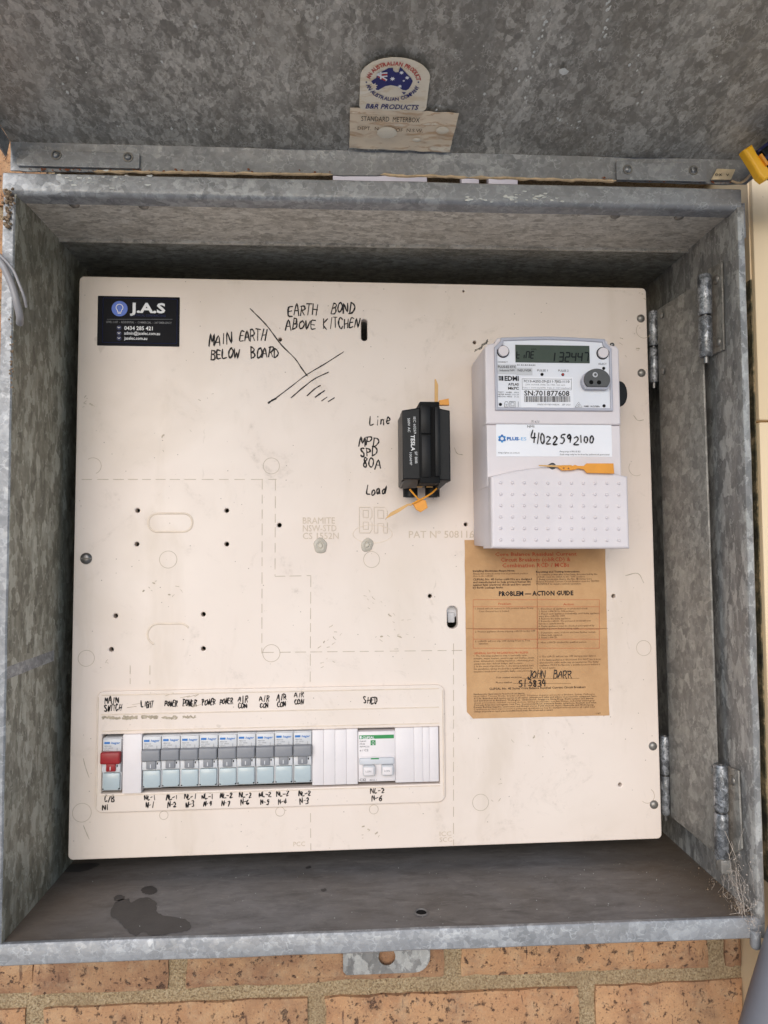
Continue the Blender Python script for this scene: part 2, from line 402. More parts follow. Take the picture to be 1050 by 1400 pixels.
    def ribbon(s, pts, wd, y, mat, taper=True):
        """flat pen stroke in the (x,z) plane at depth y"""
        P = [Vector((p[0], p[1])) for p in pts]
        if len(P) < 2: return s
        vs_ = []; fs = []; N = len(P)
        for i, p in enumerate(P):
            a = (P[i]-P[i-1]).normalized() if i else None; b = (P[i+1]-P[i]).normalized() if i < N-1 else None
            d = ((a or b)+(b or a)); d = d.normalized() if d.length > 1e-6 else (a or b)
            nn = Vector((-d.y, d.x)); k = .5*wd*((1+.22*math.sin(i*1.7+P[0].x*900)+.15*math.sin(i*.6+P[0].y*700)) if taper else 1)
            if i == 0: p = p-d*k*.6
            if i == N-1: p = p+d*k*.6
            if taper and i in (0, N-1): k *= .7
            vs_ += [(p.x+nn.x*k, y, p.y+nn.y*k), (p.x-nn.x*k, y, p.y-nn.y*k)]
        for i in range(N-1): fs.append((2*i, 2*i+1, 2*i+3, 2*i+2))
        return s.add(vs_, fs, mat)
    def text(s, st, x, z, y, width, capH, mat, shear=0, bold=0, res=2, ang=0, align='L', extrude=0):
        vs_, fs, wd = glyphs(st, shear, bold, res, extrude)
        sx = (width/wd) if width else capH/CAPH; sz = capH/CAPH if capH else sx
        tw = wd*sx; off = {'L': 0, 'C': -tw/2, 'R': -tw}[align]
        ca, sa = math.cos(ang), math.sin(ang)
        o = []
        for a, b, d in vs_:
            p = a*sx+off; q = b*sz
            o.append((x+p*ca-q*sa, y-d*sz, z+p*sa+q*ca))
        return s.add(o, fs, mat)
    def build(s, name, parent=None, origin=None, frame=None, recalc=True):
        if parent is not None: origin = Vector(parent['o_']); 
        else: origin = Vector(origin or (0, 0, 0))
        me = bpy.data.meshes.new(name)
        me.from_pydata([(v[0]-origin.x, v[1]-origin.y, v[2]-origin.z) for v in s.v], [], s.f)
        for mt in s.mats: me.materials.append(MATS[mt])
        me.polygons.foreach_set('material_index', s.mi); me.polygons.foreach_set('use_smooth', s.sm)
        me.update()
        if any(s.sm):
            try: me.set_sharp_from_angle(angle=R(38))
            except Exception: pass
        o = bpy.data.objects.new(name, me); COL.objects.link(o)
        if parent is not None: o.parent = parent
        else:
            o.matrix_world = (frame or FW) @ Matrix.Translation(origin); o['o_'] = tuple(origin)
        return o

class MBS(MB):
    """every printed word becomes a part of its own"""
    def __init__(s): super().__init__(); s.parts = []
    def text(s, *a, **k): m_ = MB(); m_.text(*a, **k); s.parts.append(m_); return s
CAPH = .7
GC = {}
def glyphs(st, shear=0, bold=0, res=2, extrude=0):
    k = (st, shear, bold, res, extrude)
    if k in GC: return GC[k]
    cu = bpy.data.curves.new('tmp', 'FONT'); cu.body = st; cu.size = 1; cu.shear = shear; cu.offset = bold; cu.resolution_u = res; cu.extrude = extrude
    o = bpy.data.objects.new('tmp', cu); me = o.to_mesh()
    vs_ = [tuple(v.co) for v in me.vertices]; fs = [list(p.vertices) for p in me.polygons]
    o.to_mesh_clear(); bpy.data.objects.remove(o); bpy.data.curves.remove(cu)
    x0 = min(v[0] for v in vs_); x1 = max(v[0] for v in vs_)
    GC[k] = ([(a-x0, b, c) for a, b, c in vs_], fs, x1-x0); return GC[k]
CAPH = max(v[1] for v in glyphs('H')[0])

def tag(o, label=None, cat=None, group=None, kind=None):
    for a, v in (('label', label), ('category', cat), ('group', group), ('kind', kind)):
        if v: o[a] = v
    return o
def thing(name, label, cat, origin, frame=None, group=None):
    o = bpy.data.objects.new(name, None); COL.objects.link(o); o.empty_display_size = .01
    o.matrix_world = (frame or FW) @ Matrix.Translation(Vector(origin)); o['o_'] = tuple(origin)
    return tag(o, label, cat, group)
def sub(mb, name, parent, label=None):
    if mb.parts:
        for q in mb.parts: q.build(name, parent)
    o = mb.build(name, parent) if 'o_' in parent.keys() else None
    if label: o['label'] = label
    return o
def subsub(mb, name, part):
    """child of a part: a part sits at its thing's origin"""
    part['o_'] = part.parent['o_']
    for q in (mb.parts or []): q.build(name, part)
    o = mb.build(name, part); return o
def rrect(x0, x1, z0, z1, r, n=5):
    o = []
    for cx, cz, a in ((x1-r, z1-r, 0), (x0+r, z1-r, 90), (x0+r, z0+r, 180), (x1-r, z0+r, 270)):
        for k in range(n+1):
            g = R(a+90*k/n); o.append((cx+r*math.cos(g), cz+r*math.sin(g)))
    return o
def circ(cx, cz, r, n=16, rz=None): return [(cx+r*math.cos(2*math.pi*k/n), cz+(rz or r)*math.sin(2*math.pi*k/n)) for k in range(n)]

# ------------------------------------------------------------------ handwriting: a small stroke alphabet
HW = {
'A': '0,0 .45,1 .9,0|.15,.38 .8,.4', 'B': '.1,0 .12,1|.12,1 .6,.95 .7,.75 .55,.57 .14,.52|.14,.52 .7,.48 .85,.25 .65,.04 .1,0',
'C': '.85,.85 .5,1 .15,.75 .08,.4 .25,.08 .6,0 .88,.15', 'D': '.12,0 .12,1|.0,1 .6,.92 .9,.55 .75,.2 .4,.02 .02,0',
'E': '.8,1 .1,1 .1,0 .85,.02|.1,.52 .65,.54', 'F': '.8,1 .1,1 .1,0|.1,.52 .65,.54', 'G': '.85,.85 .5,1 .12,.7 .1,.3 .35,.02 .8,.1 .85,.42 .5,.44',
'H': '.1,1 .08,0|.85,1 .82,0|.08,.5 .85,.54', 'I': '.5,1 .48,0', 'J': '.7,1 .7,.25 .5,.02 .2,.05 .1,.25|.3,1 .95,1', 'K': '.1,1 .1,0|.85,1 .12,.45 .85,0',
'L': '.12,1 .1,.02 .85,.05', 'M': '.05,0 .15,1 .5,.35 .85,1 .95,0', 'N': '.08,0 .1,1 .82,.05 .85,1', 'O': '.5,1 .12,.75 .08,.3 .4,0 .8,.2 .88,.65 .5,1',
'P': '.12,0 .12,1|.0,.98 .6,1 .85,.75 .6,.5 .14,.45', 'R': '.12,0 .12,1|.02,1 .6,.98 .8,.75 .55,.55 .14,.5|.4,.5 .88,0', 'S': '.8,.9 .4,1 .14,.75 .4,.55 .75,.38 .75,.1 .4,0 .08,.1',
'T': '.0,1 .9,1|.45,1 .42,0', 'U': '.1,1 .1,.3 .35,0 .7,.1 .82,1', 'V': '.05,1 .42,0 .85,1', 'W': '.02,1 .22,0 .5,.7 .72,0 .95,1', 'X': '.08,1 .85,0|.8,1 .05,0', 'Y': '.05,1 .42,.5 .8,1|.42,.5 .4,0',
'i': '.5,.6 .48,0|.5,.85 .52,.8', 'n': '.1,.6 .1,0 .12,.4 .45,.6 .7,.45 .72,0', 'e': '.1,.3 .75,.36 .6,.6 .25,.58 .1,.25 .35,0 .78,.1', 'o': '.45,.6 .12,.42 .2,.05 .6,.02 .78,.35 .45,.6',
'a': '.7,.55 .35,.62 .1,.3 .3,0 .65,.15 .72,.58 .78,0', 'd': '.7,.5 .35,.6 .1,.3 .3,0 .65,.15 .74,1 .78,0', 'h': '.1,1 .1,0 .14,.4 .5,.58 .7,.4 .72,0', 'u': '.1,.6 .15,.1 .5,0 .75,.6 .78,0',
'0': '.45,1 .12,.75 .1,.25 .45,0 .8,.25 .82,.75 .45,1', '1': '.4,1 .42,0', '2': '.12,.8 .4,1 .75,.8 .6,.45 .1,.02 .88,.04', '3': '.12,.92 .5,1 .75,.78 .38,.54 .8,.35 .65,.05 .1,.05',
'4': '.35,1 .08,.4 .85,.42|.62,.75 .58,0', '5': '.75,1 .2,1 .15,.6 .6,.6 .8,.3 .5,0 .1,.08', '6': '.65,1 .25,.65 .1,.25 .4,0 .75,.2 .6,.48 .15,.35', '7': '.08,.95 .82,1 .35,0', '8': '.75,.85 .4,1 .2,.78 .72,.3 .5,0 .18,.15 .3,.45 .78,.85',
'9': '.75,.85 .4,1 .12,.7 .4,.48 .75,.8 .7,0', '-': '.15,.45 .75,.48', '.': '.4,.05 .45,.0', '/': '.1,0 .8,1', ' ': ''}
HC = [0]
def hand(mb, st, px0, py0, px1, py1, wd, y_off=.0003, mat='ink', slope=0, h=0.0, jit=.05, slant=.06, seed=None):
    jit *= 1.35
    """letters between pixel box corners (px0,py0 top-left / px1,py1 bottom-right) lying on the panel plane"""
    rg = random.Random(seed if seed is not None else sum(map(ord, st))+int(px0))
    x0, z1 = U(px0, py0, h); x1, _ = U(px1, py0, h); _, z0 = U(px0, py1, h)
    n = len(st); cw = (x1-x0)/n; H = z1-z0
    for i, ch in enumerate(st):
        k = rg.uniform(.84, 1.12); dz = rg.uniform(-.08, .08)*H; x_sl = slant+rg.uniform(-.12, .14)
        for stk in HW[ch].split('|'):
            if not stk: continue
            pts = []
            for q in stk.split():
                a, b = map(float, q.split(','))
                a += rg.uniform(-jit, jit); b += rg.uniform(-jit, jit)
                pts.append((x0+cw*(i+.04+a*.9)+x_sl*b*H, z0+dz+b*H*k+slope*cw*i, 0))
            P = catmull(pts, 3)
            HC[0] = (HC[0]+1) % 12
            mb.ribbon(P, wd*rg.uniform(.85, 1.12), -h-y_off-HC[0]*.000012, mat)
    return mb
def pen(mb, pxs, wd, mat='ink', h=0, y_off=.0003, n=4):
    pts = [(*U(a, b, h), 0) for a, b in pxs]
    HC[0] = (HC[0]+1) % 12
    mb.ribbon(catmull(pts, n), wd, -h-y_off-HC[0]*.000012, mat); return mb
def ptext(mb, st, px0, pyb, px1, cap, mat, h=0.0, off=.00025, **k):
    """printed line: left pixel, baseline pixel, right pixel, cap height in pixels"""
    x0, z0 = U(px0, pyb, h); x1, _ = U(px1, pyb, h); _, z1 = U(px0, pyb-cap, h)
    return mb.text(st, x0, z0, -h-off, x1-x0, z1-z0, mat, **k)
def pquad(mb, px0, py0, px1, py1, mat, h=0.0, off=.00015, th=.0001):
    x0, z1 = U(px0, py0, h); x1, _ = U(px1, py0, h); _, z0 = U(px0, py1, h)
    return mb.box(x0, x1, -h-off, -h-off+th, z0, z1, mat)
PXM = .000685     # metres per photo pixel on the panel

# ================================================================== SETTING
g = MB().box(-30, 30, -40, .6, -1.32, -1.30, 'concrete').build('ground'); tag(g, kind='structure')

# ---- meter box dimensions
XL, XR, ZT, ZB, YF, YB, YW = -.2835, .3010, .2918, -.2844, -.106, .085, -.0271
# ---- brick wall
XPOST = .332
wall = thing('brick_wall', 'tan orange face brick wall with pale sandy mortar behind and below the metal box', 'brick wall', (0, YW, -.6))
mo = MB()
def wall_piece(x0, x1, z0, z1):
    """mortar body as a finely divided sheet with depth"""
    mo.box(x0, x1, YW+.004, YW+.10, z0, z1, 'mortar')
wall_piece(-.70, XL-.004, -.75, .75); wall_piece(XL-.004, XPOST+.05, -.75, ZB-.012); wall_piece(XL-.004, XPOST+.05, ZT+.075, .75); wall_piece(XR+.004, XPOST+.05, ZB-.012, ZT+.012)
sub(mo, 'mortar', wall)
sub(MB().box(XL-.003, XPOST+.04, .02, .04, ZT+.003, ZT+.076, 'gap_shade'), 'gap_shade_board', wall)  # dark board added so the gap above the box looks shaded
rgb = random.Random(3)
def brick(x0, x1, z0, z1):
    nx, nz = max(3, int((x1-x0)/.012)), 7
    vs_ = []; fs = []
    rr = rgb.uniform(-.0015, .0015)
    sd_ = rgb.uniform(0, 100)
    def idx(i, j): return i*(nz+1)+j
    from mathutils import noise as N
    for i in range(nx+1):
        for j in range(nz+1):
            u = i/nx; v = j/nz
            x = x0+(x1-x0)*u; z = z0+(z1-z0)*v
            e = min(i, nx-i, j, nz-j)
            k = N.noise((x*45+sd_, z*45, 0)); k2 = N.noise((x*160+sd_, z*160, 3))
            y = YW-.0030+rr+.0009*k+.0006*k2+(.0042+.0015*k2 if e == 0 else (.0012*max(0, k2+.2) if e == 1 else 0))
            if i in (0, nx): x += .0018*k2*(1 if i else 1)
            if j in (0, nz): z += .0015*k2+.0010*k
            vs_.append((x, y, z))
    for i in range(nx):
        for j in range(nz): fs.append((idx(i, j), idx(i+1, j), idx(i+1, j+1), idx(i, j+1)))
    # sides back into the mortar
    b = len(vs_); per = [idx(i, 0) for i in range(nx+1)]+[idx(nx, j) for j in range(1, nz+1)]+[idx(i, nz) for i in range(nx-1, -1, -1)]+[idx(0, j) for j in range(nz-1, 0, -1)]
    vs_ += [(vs_[q][0], YW+.02, vs_[q][2]) for q in per]
    n = len(per)
    for k in range(n): fs.append((per[(k+1) % n], per[k], b+k, b+(k+1) % n))
    o = sub(MB().add(vs_, fs, 'brick_clay', True), 'brick', wall)
ZJ = -.3750             # centre height of the mortar bed seen under the box
XO = .0685
for row in range(-5, 14):
    zlo = ZJ+row*.086+.0064; zhi = zlo+.0732
    ph = XO if row % 2 == 0 else XO+.12
    for k in range(-4, 3):
        a = ph+.24*k+.008; b = a+.224
        a = max(a, -.66); b = min(b, XPOST-.001)
        if b-a < .012: continue
        inz = zlo < ZT+.017 and zhi > ZB-.014
        if inz:
            if zlo > ZT-.03 or zhi < ZB+.03:
                # cut the brick at the box's edge
                segs = []
                if a < XL-.012: segs.append((a, min(b, XL-.0105)))
                for (p, q) in segs:
                    if q-p > .012: brick(p, q, zlo, zhi)
                
                if zlo < ZB-.016-.012 and zlo < 0: brick(max(a, XL-.0095), b, zlo, ZB-.0155) if b > XL+.01 else None
            else:
                if a < XL-.024: brick(a, min(b, XL-.0105), zlo, zhi)
                if b > XR+.018: brick(max(a, XR+.008), b, zlo, zhi)
        elif zlo > 0 and zlo < ZT+.07:
            if a < XL-.024: brick(a, min(b, XL-.0105), zlo, zhi)
        else: brick(a, b, zlo, zhi)
# ---- cream post on the right
post = thing('post', 'cream painted corner post with mouldy side right of the metal box', 'post', (XPOST, -.05, -.9))
sub(MB().box(XPOST+.0015, .52, -.074, .05, -.9, .118, 'post_cream', .002).box(XPOST+.0015, .52, -.074, .05, .1195, .9, 'post_cream', .002), 'board', post)
mb = MB()
# side cladding strip (mouldy beside the box, clean below and above)
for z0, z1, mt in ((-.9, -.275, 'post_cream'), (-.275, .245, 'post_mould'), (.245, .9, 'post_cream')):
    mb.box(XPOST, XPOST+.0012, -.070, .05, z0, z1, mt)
sub(mb, 'side_face', post)

# ================================================================== METER BOX
mbx = thing('meter_box', 'open galvanised steel meter box let into the brick wall', 'meter box', (0, YF, ZB))
T = .0014
sub(MB().box(XL-T, XL, YF+.002, YB, ZB, ZT, 'side_zinc'), 'side_wall', mbx, 'darker streaky left side wall')
sub(MB().box(XR, XR+T, YF+.002, YB, ZB, ZT, 'wall_zinc'), 'side_wall', mbx, 'right side wall behind the hinged strip plate')
top = sub(MB().box(XL-T, XR+T, YF+.002, -.0205, ZT, ZT+T, 'ceiling_zinc').box(XL-T, XR+T, -.0195, YB, ZT-.0010, ZT+T, 'back_zinc_shaded')  # rear strip coloured darker to carry the shadow above the panel
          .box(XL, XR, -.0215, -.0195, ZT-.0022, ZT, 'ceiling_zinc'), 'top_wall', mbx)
flr = sub(MB().box(XL-T, XR+T, YF+.002, YB, ZB-T, ZB, 'floor_zinc'), 'floor_plate', mbx)
sub(MB().box(XL-T, XR+T, YB, YB+.0015, ZB, ZT, 'back_zinc_shaded'), 'back_wall', mbx)
# front lips, folded sheet with rounded nose
def lip_profile(prof, x0, x1, mat, name, skew=(0, 0), label=None):
    mb = MB(); n = len(prof); NX = 40
    vs_ = []; fs = []
    from mathutils import noise as N
    for i in range(NX+1):
        x = x0+(x1-x0)*i/NX
        for (y, z) in prof:
            vs_.append((x, y+.0005*N.noise((x*20, z*30, 0)), z+.0006*N.noise((x*14, 0, z*10))+(skew[0]+(skew[1]-skew[0])*i/NX)))
    for i in range(NX):
        for k in range(n-1): fs.append((i*n+k, (i+1)*n+k, (i+1)*n+k+1, i*n+k+1))
    fs += [tuple(range(n)), tuple(range(NX*n, NX*n+n))]
    mb.add(vs_, fs, mat, True); return sub(mb, name, mbx, label)
r = .0045
top_prof = [(YF+.025, ZT+.0165), (YF+.002, ZT+.0165), (YF, ZT+.015)]+[(YF+r-r*math.cos(R(a)), ZT+.002+.0-r*math.sin(R(a))+.001) for a in range(0, 91, 15)]+[(YF+.016, ZT-.0012), (YF+.016, ZT-.0002)]
lip_profile(top_prof, XL-.0096, XR+.0035, 'lip_zinc', 'front_lip', label='top front lip with white crust')
bot_prof = [(YF+.0042, ZB+.0003), (YF+.0035, ZB+.0006), (YF+.001, ZB+.0002), (YF, ZB-.0012), (YF, ZB-.0145), (YF+.0015, ZB-.0158), (YF+.079, ZB-.0158)]
lip_profile(bot_prof, XL-.010, XR+.002, 'lip_zinc', 'front_lip', label='bottom front lip')
def vlip(x0, x1, z0, z1, mat, label):
    mb = MB()
    from mathutils import noise as N
    NZ = 60; prof = [(x0, YF+.012), (x0, YF+.002), (x0+.0008, YF+.0005), (x1-.001, YF+.0005), (x1, YF+.0015), (x1, YW+.01)]
    n = len(prof); vs_ = []; fs = []
    for i in range(NZ+1):
        z = z0+(z1-z0)*i/NZ
        for (x, y) in prof: vs_.append((x+.0004*N.noise((z*25, x*9, 0)), y+.0005*N.noise((z*18, 0, x)), z))
    for i in range(NZ):
        for k in range(n-1): fs.append((i*n+k, i*n+k+1, (i+1)*n+k+1, (i+1)*n+k))
    mb.add(vs_, fs, mat, True); sub(mb, 'front_lip', mbx, label)
vlip(XL-.0098, XL-.0002, ZB-.012, ZT-.004, 'lip_zinc', 'left front lip')
vlip(XR-.0006, XR+.0062, ZB-.0155, ZT+.001, 'wall_zinc', 'right front lip')
# little clip outside the top right corner
p = onY(1019, 300, -.06)
sub(MB().box(XR+.0045, XR+.0115, -.098, -.03, ZT-.022, ZT+.008, 'lip_zinc', .0006), 'corner_clip', mbx)
# screws through the top wall, near the lip
for (a, b) in ((93, 269), (190, 271), (847, 288), (935, 290)):
    q = onZ(a, b, ZT); mb = MB().dome((q.x, max(q.y, YF+.019), ZT-.0001), (0, 0, -1), .0042, .0022, 'rivet_steel', 14, 3)
    sub(mb, 'screw', mbx)
# mounting tab under the bottom lip with its bolt hole
ta = onY(469, 1318, YW-.006); tb = onY(588, 1318, YW-.006); zt = ZB-.0158; zb_ = onY(528, 1330, YW-.006).z
cxh = onY(529, 1307, YW-.006); rad = .0135
out = [(ta.x, zt+.0002), (ta.x, zb_+.003), (ta.x+.003, zb_)]+[(tb.x-rad+rad*math.sin(R(a)), zb_+rad-rad*math.cos(R(a))) for a in range(0, 91, 15)]+[(tb.x, zt+.0002)]
sub(MB().plate(out[::-1], YW-.0075, YW-.006, 'wall_zinc', .0003, [circ(cxh.x, min(cxh.z, zt-.0078), .0073, 24)]), 'mounting_tab', mbx)
# oil-dark stains on the floor plate, crust, hole
def blob_on_floor(pxs, lift):
    pts = [onZ(a, b, ZB) for a, b in pxs]; P = catmull([(p.x, p.y, 0) for p in pts+pts[:1]], 4)[:-1]
    return P
stm = MB()
rg = random.Random(11)
for pxs in ([(152, 1243), (160, 1232), (175, 1229), (180, 1234), (192, 1228), (207, 1229), (214, 1236), (214, 1246), (222, 1251), (238, 1254), (252, 1257), (260, 1263), (261, 1270), (252, 1274), (236, 1276), (222, 1279), (206, 1279), (196, 1274), (186, 1280), (178, 1276), (168, 1266), (160, 1258), (151, 1253)],
            [(204+11*math.cos(k), 1217.5+6*math.sin(k)) for k in [j*.52+.0 for j in range(12)]][::1], [(155, 1227), (162, 1224), (170, 1226), (168, 1231), (158, 1232)],
            [(85, 1185), (105, 1181), (135, 1181), (128, 1187), (110, 1192), (90, 1192)],
            [(418, 1186), (424, 1184), (425, 1187), (419, 1188)], [(438, 1216), (445, 1215), (446, 1218), (440, 1219)]):
    P = blob_on_floor(pxs, 0)
    stm = MB().add([(p.x+rg.uniform(-.0004, .0004), p.y+rg.uniform(-.0007, .0007), ZB+.00025) for p in P], [tuple(range(len(P)))], 'stain_dark')
    sub(stm, 'stain', mbx)
q = onZ(576, 1248, ZB)
mb = MB(); ring = circ(q.x, q.y, .0062, 20); ring2 = circ(q.x, q.y, .0042, 20)
mb.add([(a, b, ZB+.0003) for a, b in ring]+[(a, b, ZB+.0012) for a, b in circ(q.x, q.y, .005, 20)]+[(a, b, ZB+.0002) for a, b in ring2],
       [(k, (k+1) % 20, 20+(k+1) % 20, 20+k) for k in range(20)]+[(20+k, 20+(k+1) % 20, 40+(k+1) % 20, 40+k) for k in range(20)], 'floor_zinc', True)
mb.add([(a, b, ZB+.0002) for a, b in ring2], [tuple(range(20))], 'hole_black')
sub(mb, 'drain_hole', mbx)
# white zinc crust on the top lip
def flakes(mb, pts, size, mat, norm, thick=.0006, n=9, rg=random.Random(5), asp=.6):
    nn = Vector(norm).normalized(); x = Vector((1, 0, 0)); y = nn.cross(x).normalized()
    for p in pts:
        p = Vector(p); s_ = size*rg.uniform(.4, 1.3); vs_ = []
        for k in range(n):
            g = 2*math.pi*k/n; rr = s_*rg.uniform(.6, 1.15); vs_.append(p+x*math.cos(g)*rr+y*math.sin(g)*rr*asp)
        vs_.append(p+nn*thick*rg.uniform(.6, 1.3))
        mb.add(vs_, [(k, (k+1) % n, n) for k in range(n)], mat, True)
mb = MB(); pts = []
for k in range(34):
    a = rg.uniform(638, 770); b = 272+rg.gauss(0, 3)-(2 if a > 700 else 0)
    pts.append(onY(a, b, YF-.0002))
for k in range(26):
    a = rg.uniform(70, 205); pts.append(onY(a, 246+rg.gauss(0, 5), YF-.0003))
flakes(mb, pts, .0022, 'white_crust', (0, -1, 0), asp=.35)
o = sub(mb, 'crust', mbx, 'white corrosion crust on the top lip'); o['kind'] = 'stuff'
# corner knob bottom right
q = onY(1032, 1284, YF); sub(MB().cyl((q.x, YF-.001, q.z+.008), (0, 0, -1), .004, .0042, .012, 'lip_zinc', 14).dome((q.x, YF-.001, q.z-.004), (0, 0, -1), .0042, .0035, 'lip_zinc', 14), 'corner_pin', mbx)
# white strips lying on the box top, seen through the hinge gap
mb = MB()
for (x0, x1) in ((455, 584), (631, 655), (668, 708)):
    a = onY(x0, 242, -.062); b = onY(x1, 242, -.062)
    o = sub(MB().box(a.x, b.x, -.062, -.052, ZT+.0166, ZT+.050, 'pvc_strip', .0008), 'packing_strip', mbx)

# ================================================================== LID
YH = -.100
lt = onY(525, 208, YH).z; 
lid = thing('box_lid', 'galvanised steel lid of the meter box propped open overhead', 'lid', (0, YH, lt))
XLL, XLR = onY(22, 204, YH).x-.004, onY(1030, 214, YH).x
TILT = R(11)
dv = Vector((0, -math.cos(TILT), math.sin(TILT)))       # from hinge edge out towards the front
nd = Vector((0, math.sin(TILT), math.cos(TILT)))        # upwards from the sheet
LL = .60
from mathutils import noise as NZ
def lidp(x, s_, up=0): return Vector((x, YH, lt))+dv*s_+nd*up
# main sheet, very slightly dished
vs_ = []; fs = []; NX, NS = 36, 30
for i in range(NX+1):
    for j in range(NS+1):
        x = XLL+(XLR-XLL)*i/NX; s_ = LL*(j/NS)**1.5
        up = .0022*NZ.noise((x*7, s_*7, 0))+.0006*NZ.noise((x*25, s_*25, 4))
        e = min(i, NX-i)/NX
        if j == 0: up = 0
        vs_.append(lidp(x, s_, up+.003*min(1, e*6)*min(1, s_*12)))
for i in range(NX):
    for j in range(NS): fs.append((i*(NS+1)+j, i*(NS+1)+j+1, (i+1)*(NS+1)+j+1, (i+1)*(NS+1)+j))
sub(MB().add(vs_, fs, 'lid_zinc', True), 'face_sheet', lid)
# hinge flange hanging below the hinge edge (ragged lower edge), and the other three flanges
zbl = onY(40, 234, YH).z; zbm = onY(525, 240, YH).z; zbr = onY(965, 251, YH).z
vs_ = []; fs = []; NX = 90
def flange_z(x):
    u = (x-XLL)/(XLR-XLL)
    z = zbl+(zbm-zbl)*u*2 if u < .5 else zbm+(zbr-zbm)*(u-.5)*2
    return z+.0010*NZ.noise((x*60, 1, 0))+.0006*NZ.noise((x*200, 2, 0))
for i in range(NX+1):
    x = XLL+(XLR-XLL)*i/NX; zb2 = flange_z(x)
    if i == NX: zb2 += .006
    for k in range(4):
        q = k/3; y = YH+.0005*NZ.noise((x*18, q, 7)); z = lt*(1-q)+zb2*q
        if k == 0: y -= .0012; z = lt+.0002
        vs_.append((x, y, z))
    vs_.append((x, YH+.0015, zb2))
for i in range(NX):
    for k in range(4): fs.append((i*5+k, (i+1)*5+k, (i+1)*5+k+1, i*5+k+1))
sub(MB().add(vs_, fs, 'lip_zinc', True), 'flange', lid, 'hinge side flange with ragged lower edge')
def quadbox(a, b, c, d, th, mat):
    n = (b-a).cross(d-a).normalized()*th
    return MB().hexa([a, b, c, d, a+n, b+n, c+n, d+n], mat)
for x, lab in ((XLL, 'left'), (XLR, 'right')):
    a = lidp(x, .002); b = lidp(x, LL); c = lidp(x, LL, -.022); d = lidp(x, .004, -.016)
    sub(quadbox(a, b, c, d, .0012 if x > 0 else -.0012, 'lip_zinc'), 'flange', lid, 'side flange')
a = lidp(XLL, LL); b = lidp(XLR, LL); sub(quadbox(a, b, b-nd*.022, a-nd*.022, .0012, 'lip_zinc'), 'flange', lid, 'front flange')
# sealant bead along the flange
mb = MB()
for (p0, p1) in ((128, 210), (205, 455), (520, 640), (640, 842)):
    pts = []
    n = int((p1-p0)/6)
    for k in range(n+1):
        a = p0+(p1-p0)*k/n; x = onY(a, 238, YH).x
        pts.append(Vector((x, YH-.0008, flange_z(x)-.0002+.0005*NZ.noise((x*90, 5, 0)))))
    rad_ = [.0012*(1+.7*NZ.noise((q.x*120, 9, 0))) for q in pts]; rad_[0] = rad_[-1] = .0002
    mb.tube(pts, rad_, 'sealant', 6)
sub(mb, 'sealant_bead', lid)
plain('rust', srgb(132, 78, 50), .9, 0, .4, 200, .4, 600)
mb = MB(); rg = random.Random(31); pts = []
for k in range(90):
    a = rg.choice((rg.uniform(28, 140), rg.uniform(120, 460), rg.uniform(820, 1000))); x = onY(a, 238, YH).x
    pts.append((x, YH-.0014, flange_z(x)+abs(rg.gauss(0, .0012))))
flakes(mb, pts, .0011, 'rust', (0, -1, 0), .0004, rg=rg, asp=.6)
o = sub(mb, 'rust_flakes', lid); o['kind'] = 'stuff'
# hinge plates with rivets
def hinge_plate(px0, px1, py0, py1, rivets, label):
    a = onY(px0, py0, YH-.002); b = onY(px1, py1, YH-.002); 
    o = sub(MB().plate(rrect(a.x, b.x, b.z, a.z, .001, 3), YH-.0030, YH-.0012, 'lip_zinc', .0003), 'hinge_plate', lid, label)
    for (u, v) in rivets:
        q = onY(u, v, YH-.003)
        mb = MB().cyl((q.x, YH-.0031, q.z), (0, -1, 0), .0042, .0040, .0005, 'rivet_steel', 16).dome((q.x, YH-.0036, q.z), (0, -1, 0), .0030, .0016, 'knuckle_zinc', 14, 3)
        subsub(mb, 'rivet', o)
hinge_plate(24, 191, 206, 231, ((77, 212), (175, 215)), 'left hinge plate')
hinge_plate(842, 966, 221, 249, ((858, 232), (948, 233)), 'right hinge plate')
# torn masking tape on the right end of the flange
pts = [onY(a, b, YH-.003) for a, b in ((980, 231), (1005, 232), (999, 246), (972, 246))]
mb = MB().hexa([p+Vector((0, -.0008, 0)) for p in pts]+[p+Vector((0, .0008, 0)) for p in pts], 'masking_tape', .0003)
mb.text('ox  v', pts[3].x+.003, pts[3].z+.003, YH-.0042, .012, .003, 'ink_thin')
sub(mb, 'tape_scrap', lid)
pts = [onY(a, b, YH-.002) for a, b in ((1000, 247), (1008, 250), (1017, 248), (1024, 241), (1028, 236))]
sub(MB().tube(catmull(pts, 3), .0010, 'sealant', 6), 'sealant_bead', lid)
# pale flecks and drip marks on the underside
mb = MB(); pts = []
rg = random.Random(21)
def lid_at(px, py):
    d = ray(px, py); o = Vector((0, YH, lt)); tt = (o-CAM).dot(nd)/d.dot(nd); return CAM+d*tt
for (x0, y0, x1, y1, n) in ((833, -10, 820, 85, 13), (750, 10, 722, 110, 16), (700, 70, 722, 150, 8), (100, 170, 330, 178, 10), (760, 160, 790, 175, 6), (560, 20, 1000, 190, 26), (60, 10, 480, 180, 22)):
    for k in range(n):
        u = rg.random(); j = 30 if n > 20 else 3
        p = lid_at(x0+(x1-x0)*u+rg.gauss(0, 2), y0+(y1-y0)*(u if n <= 20 else rg.random())+rg.gauss(0, 1))
        pts.append(p-nd*-.0005+Vector((0, 0, -.0008)))
flakes(mb, pts, .0009, 'white_crust', -nd, .0004, rg=rg, asp=1.5)
for px, py, s_ in ((770, 96, .0045), (792, 165, .003), (762, 160, .002)):
    flakes(mb, [lid_at(px, py)-nd*.0008], s_, 'white_crust', -nd, .0005, rg=rg, asp=1.0)
o = sub(mb, 'droplet_marks', lid, 'pale dried specks on the underside'); o['kind'] = 'stuff'

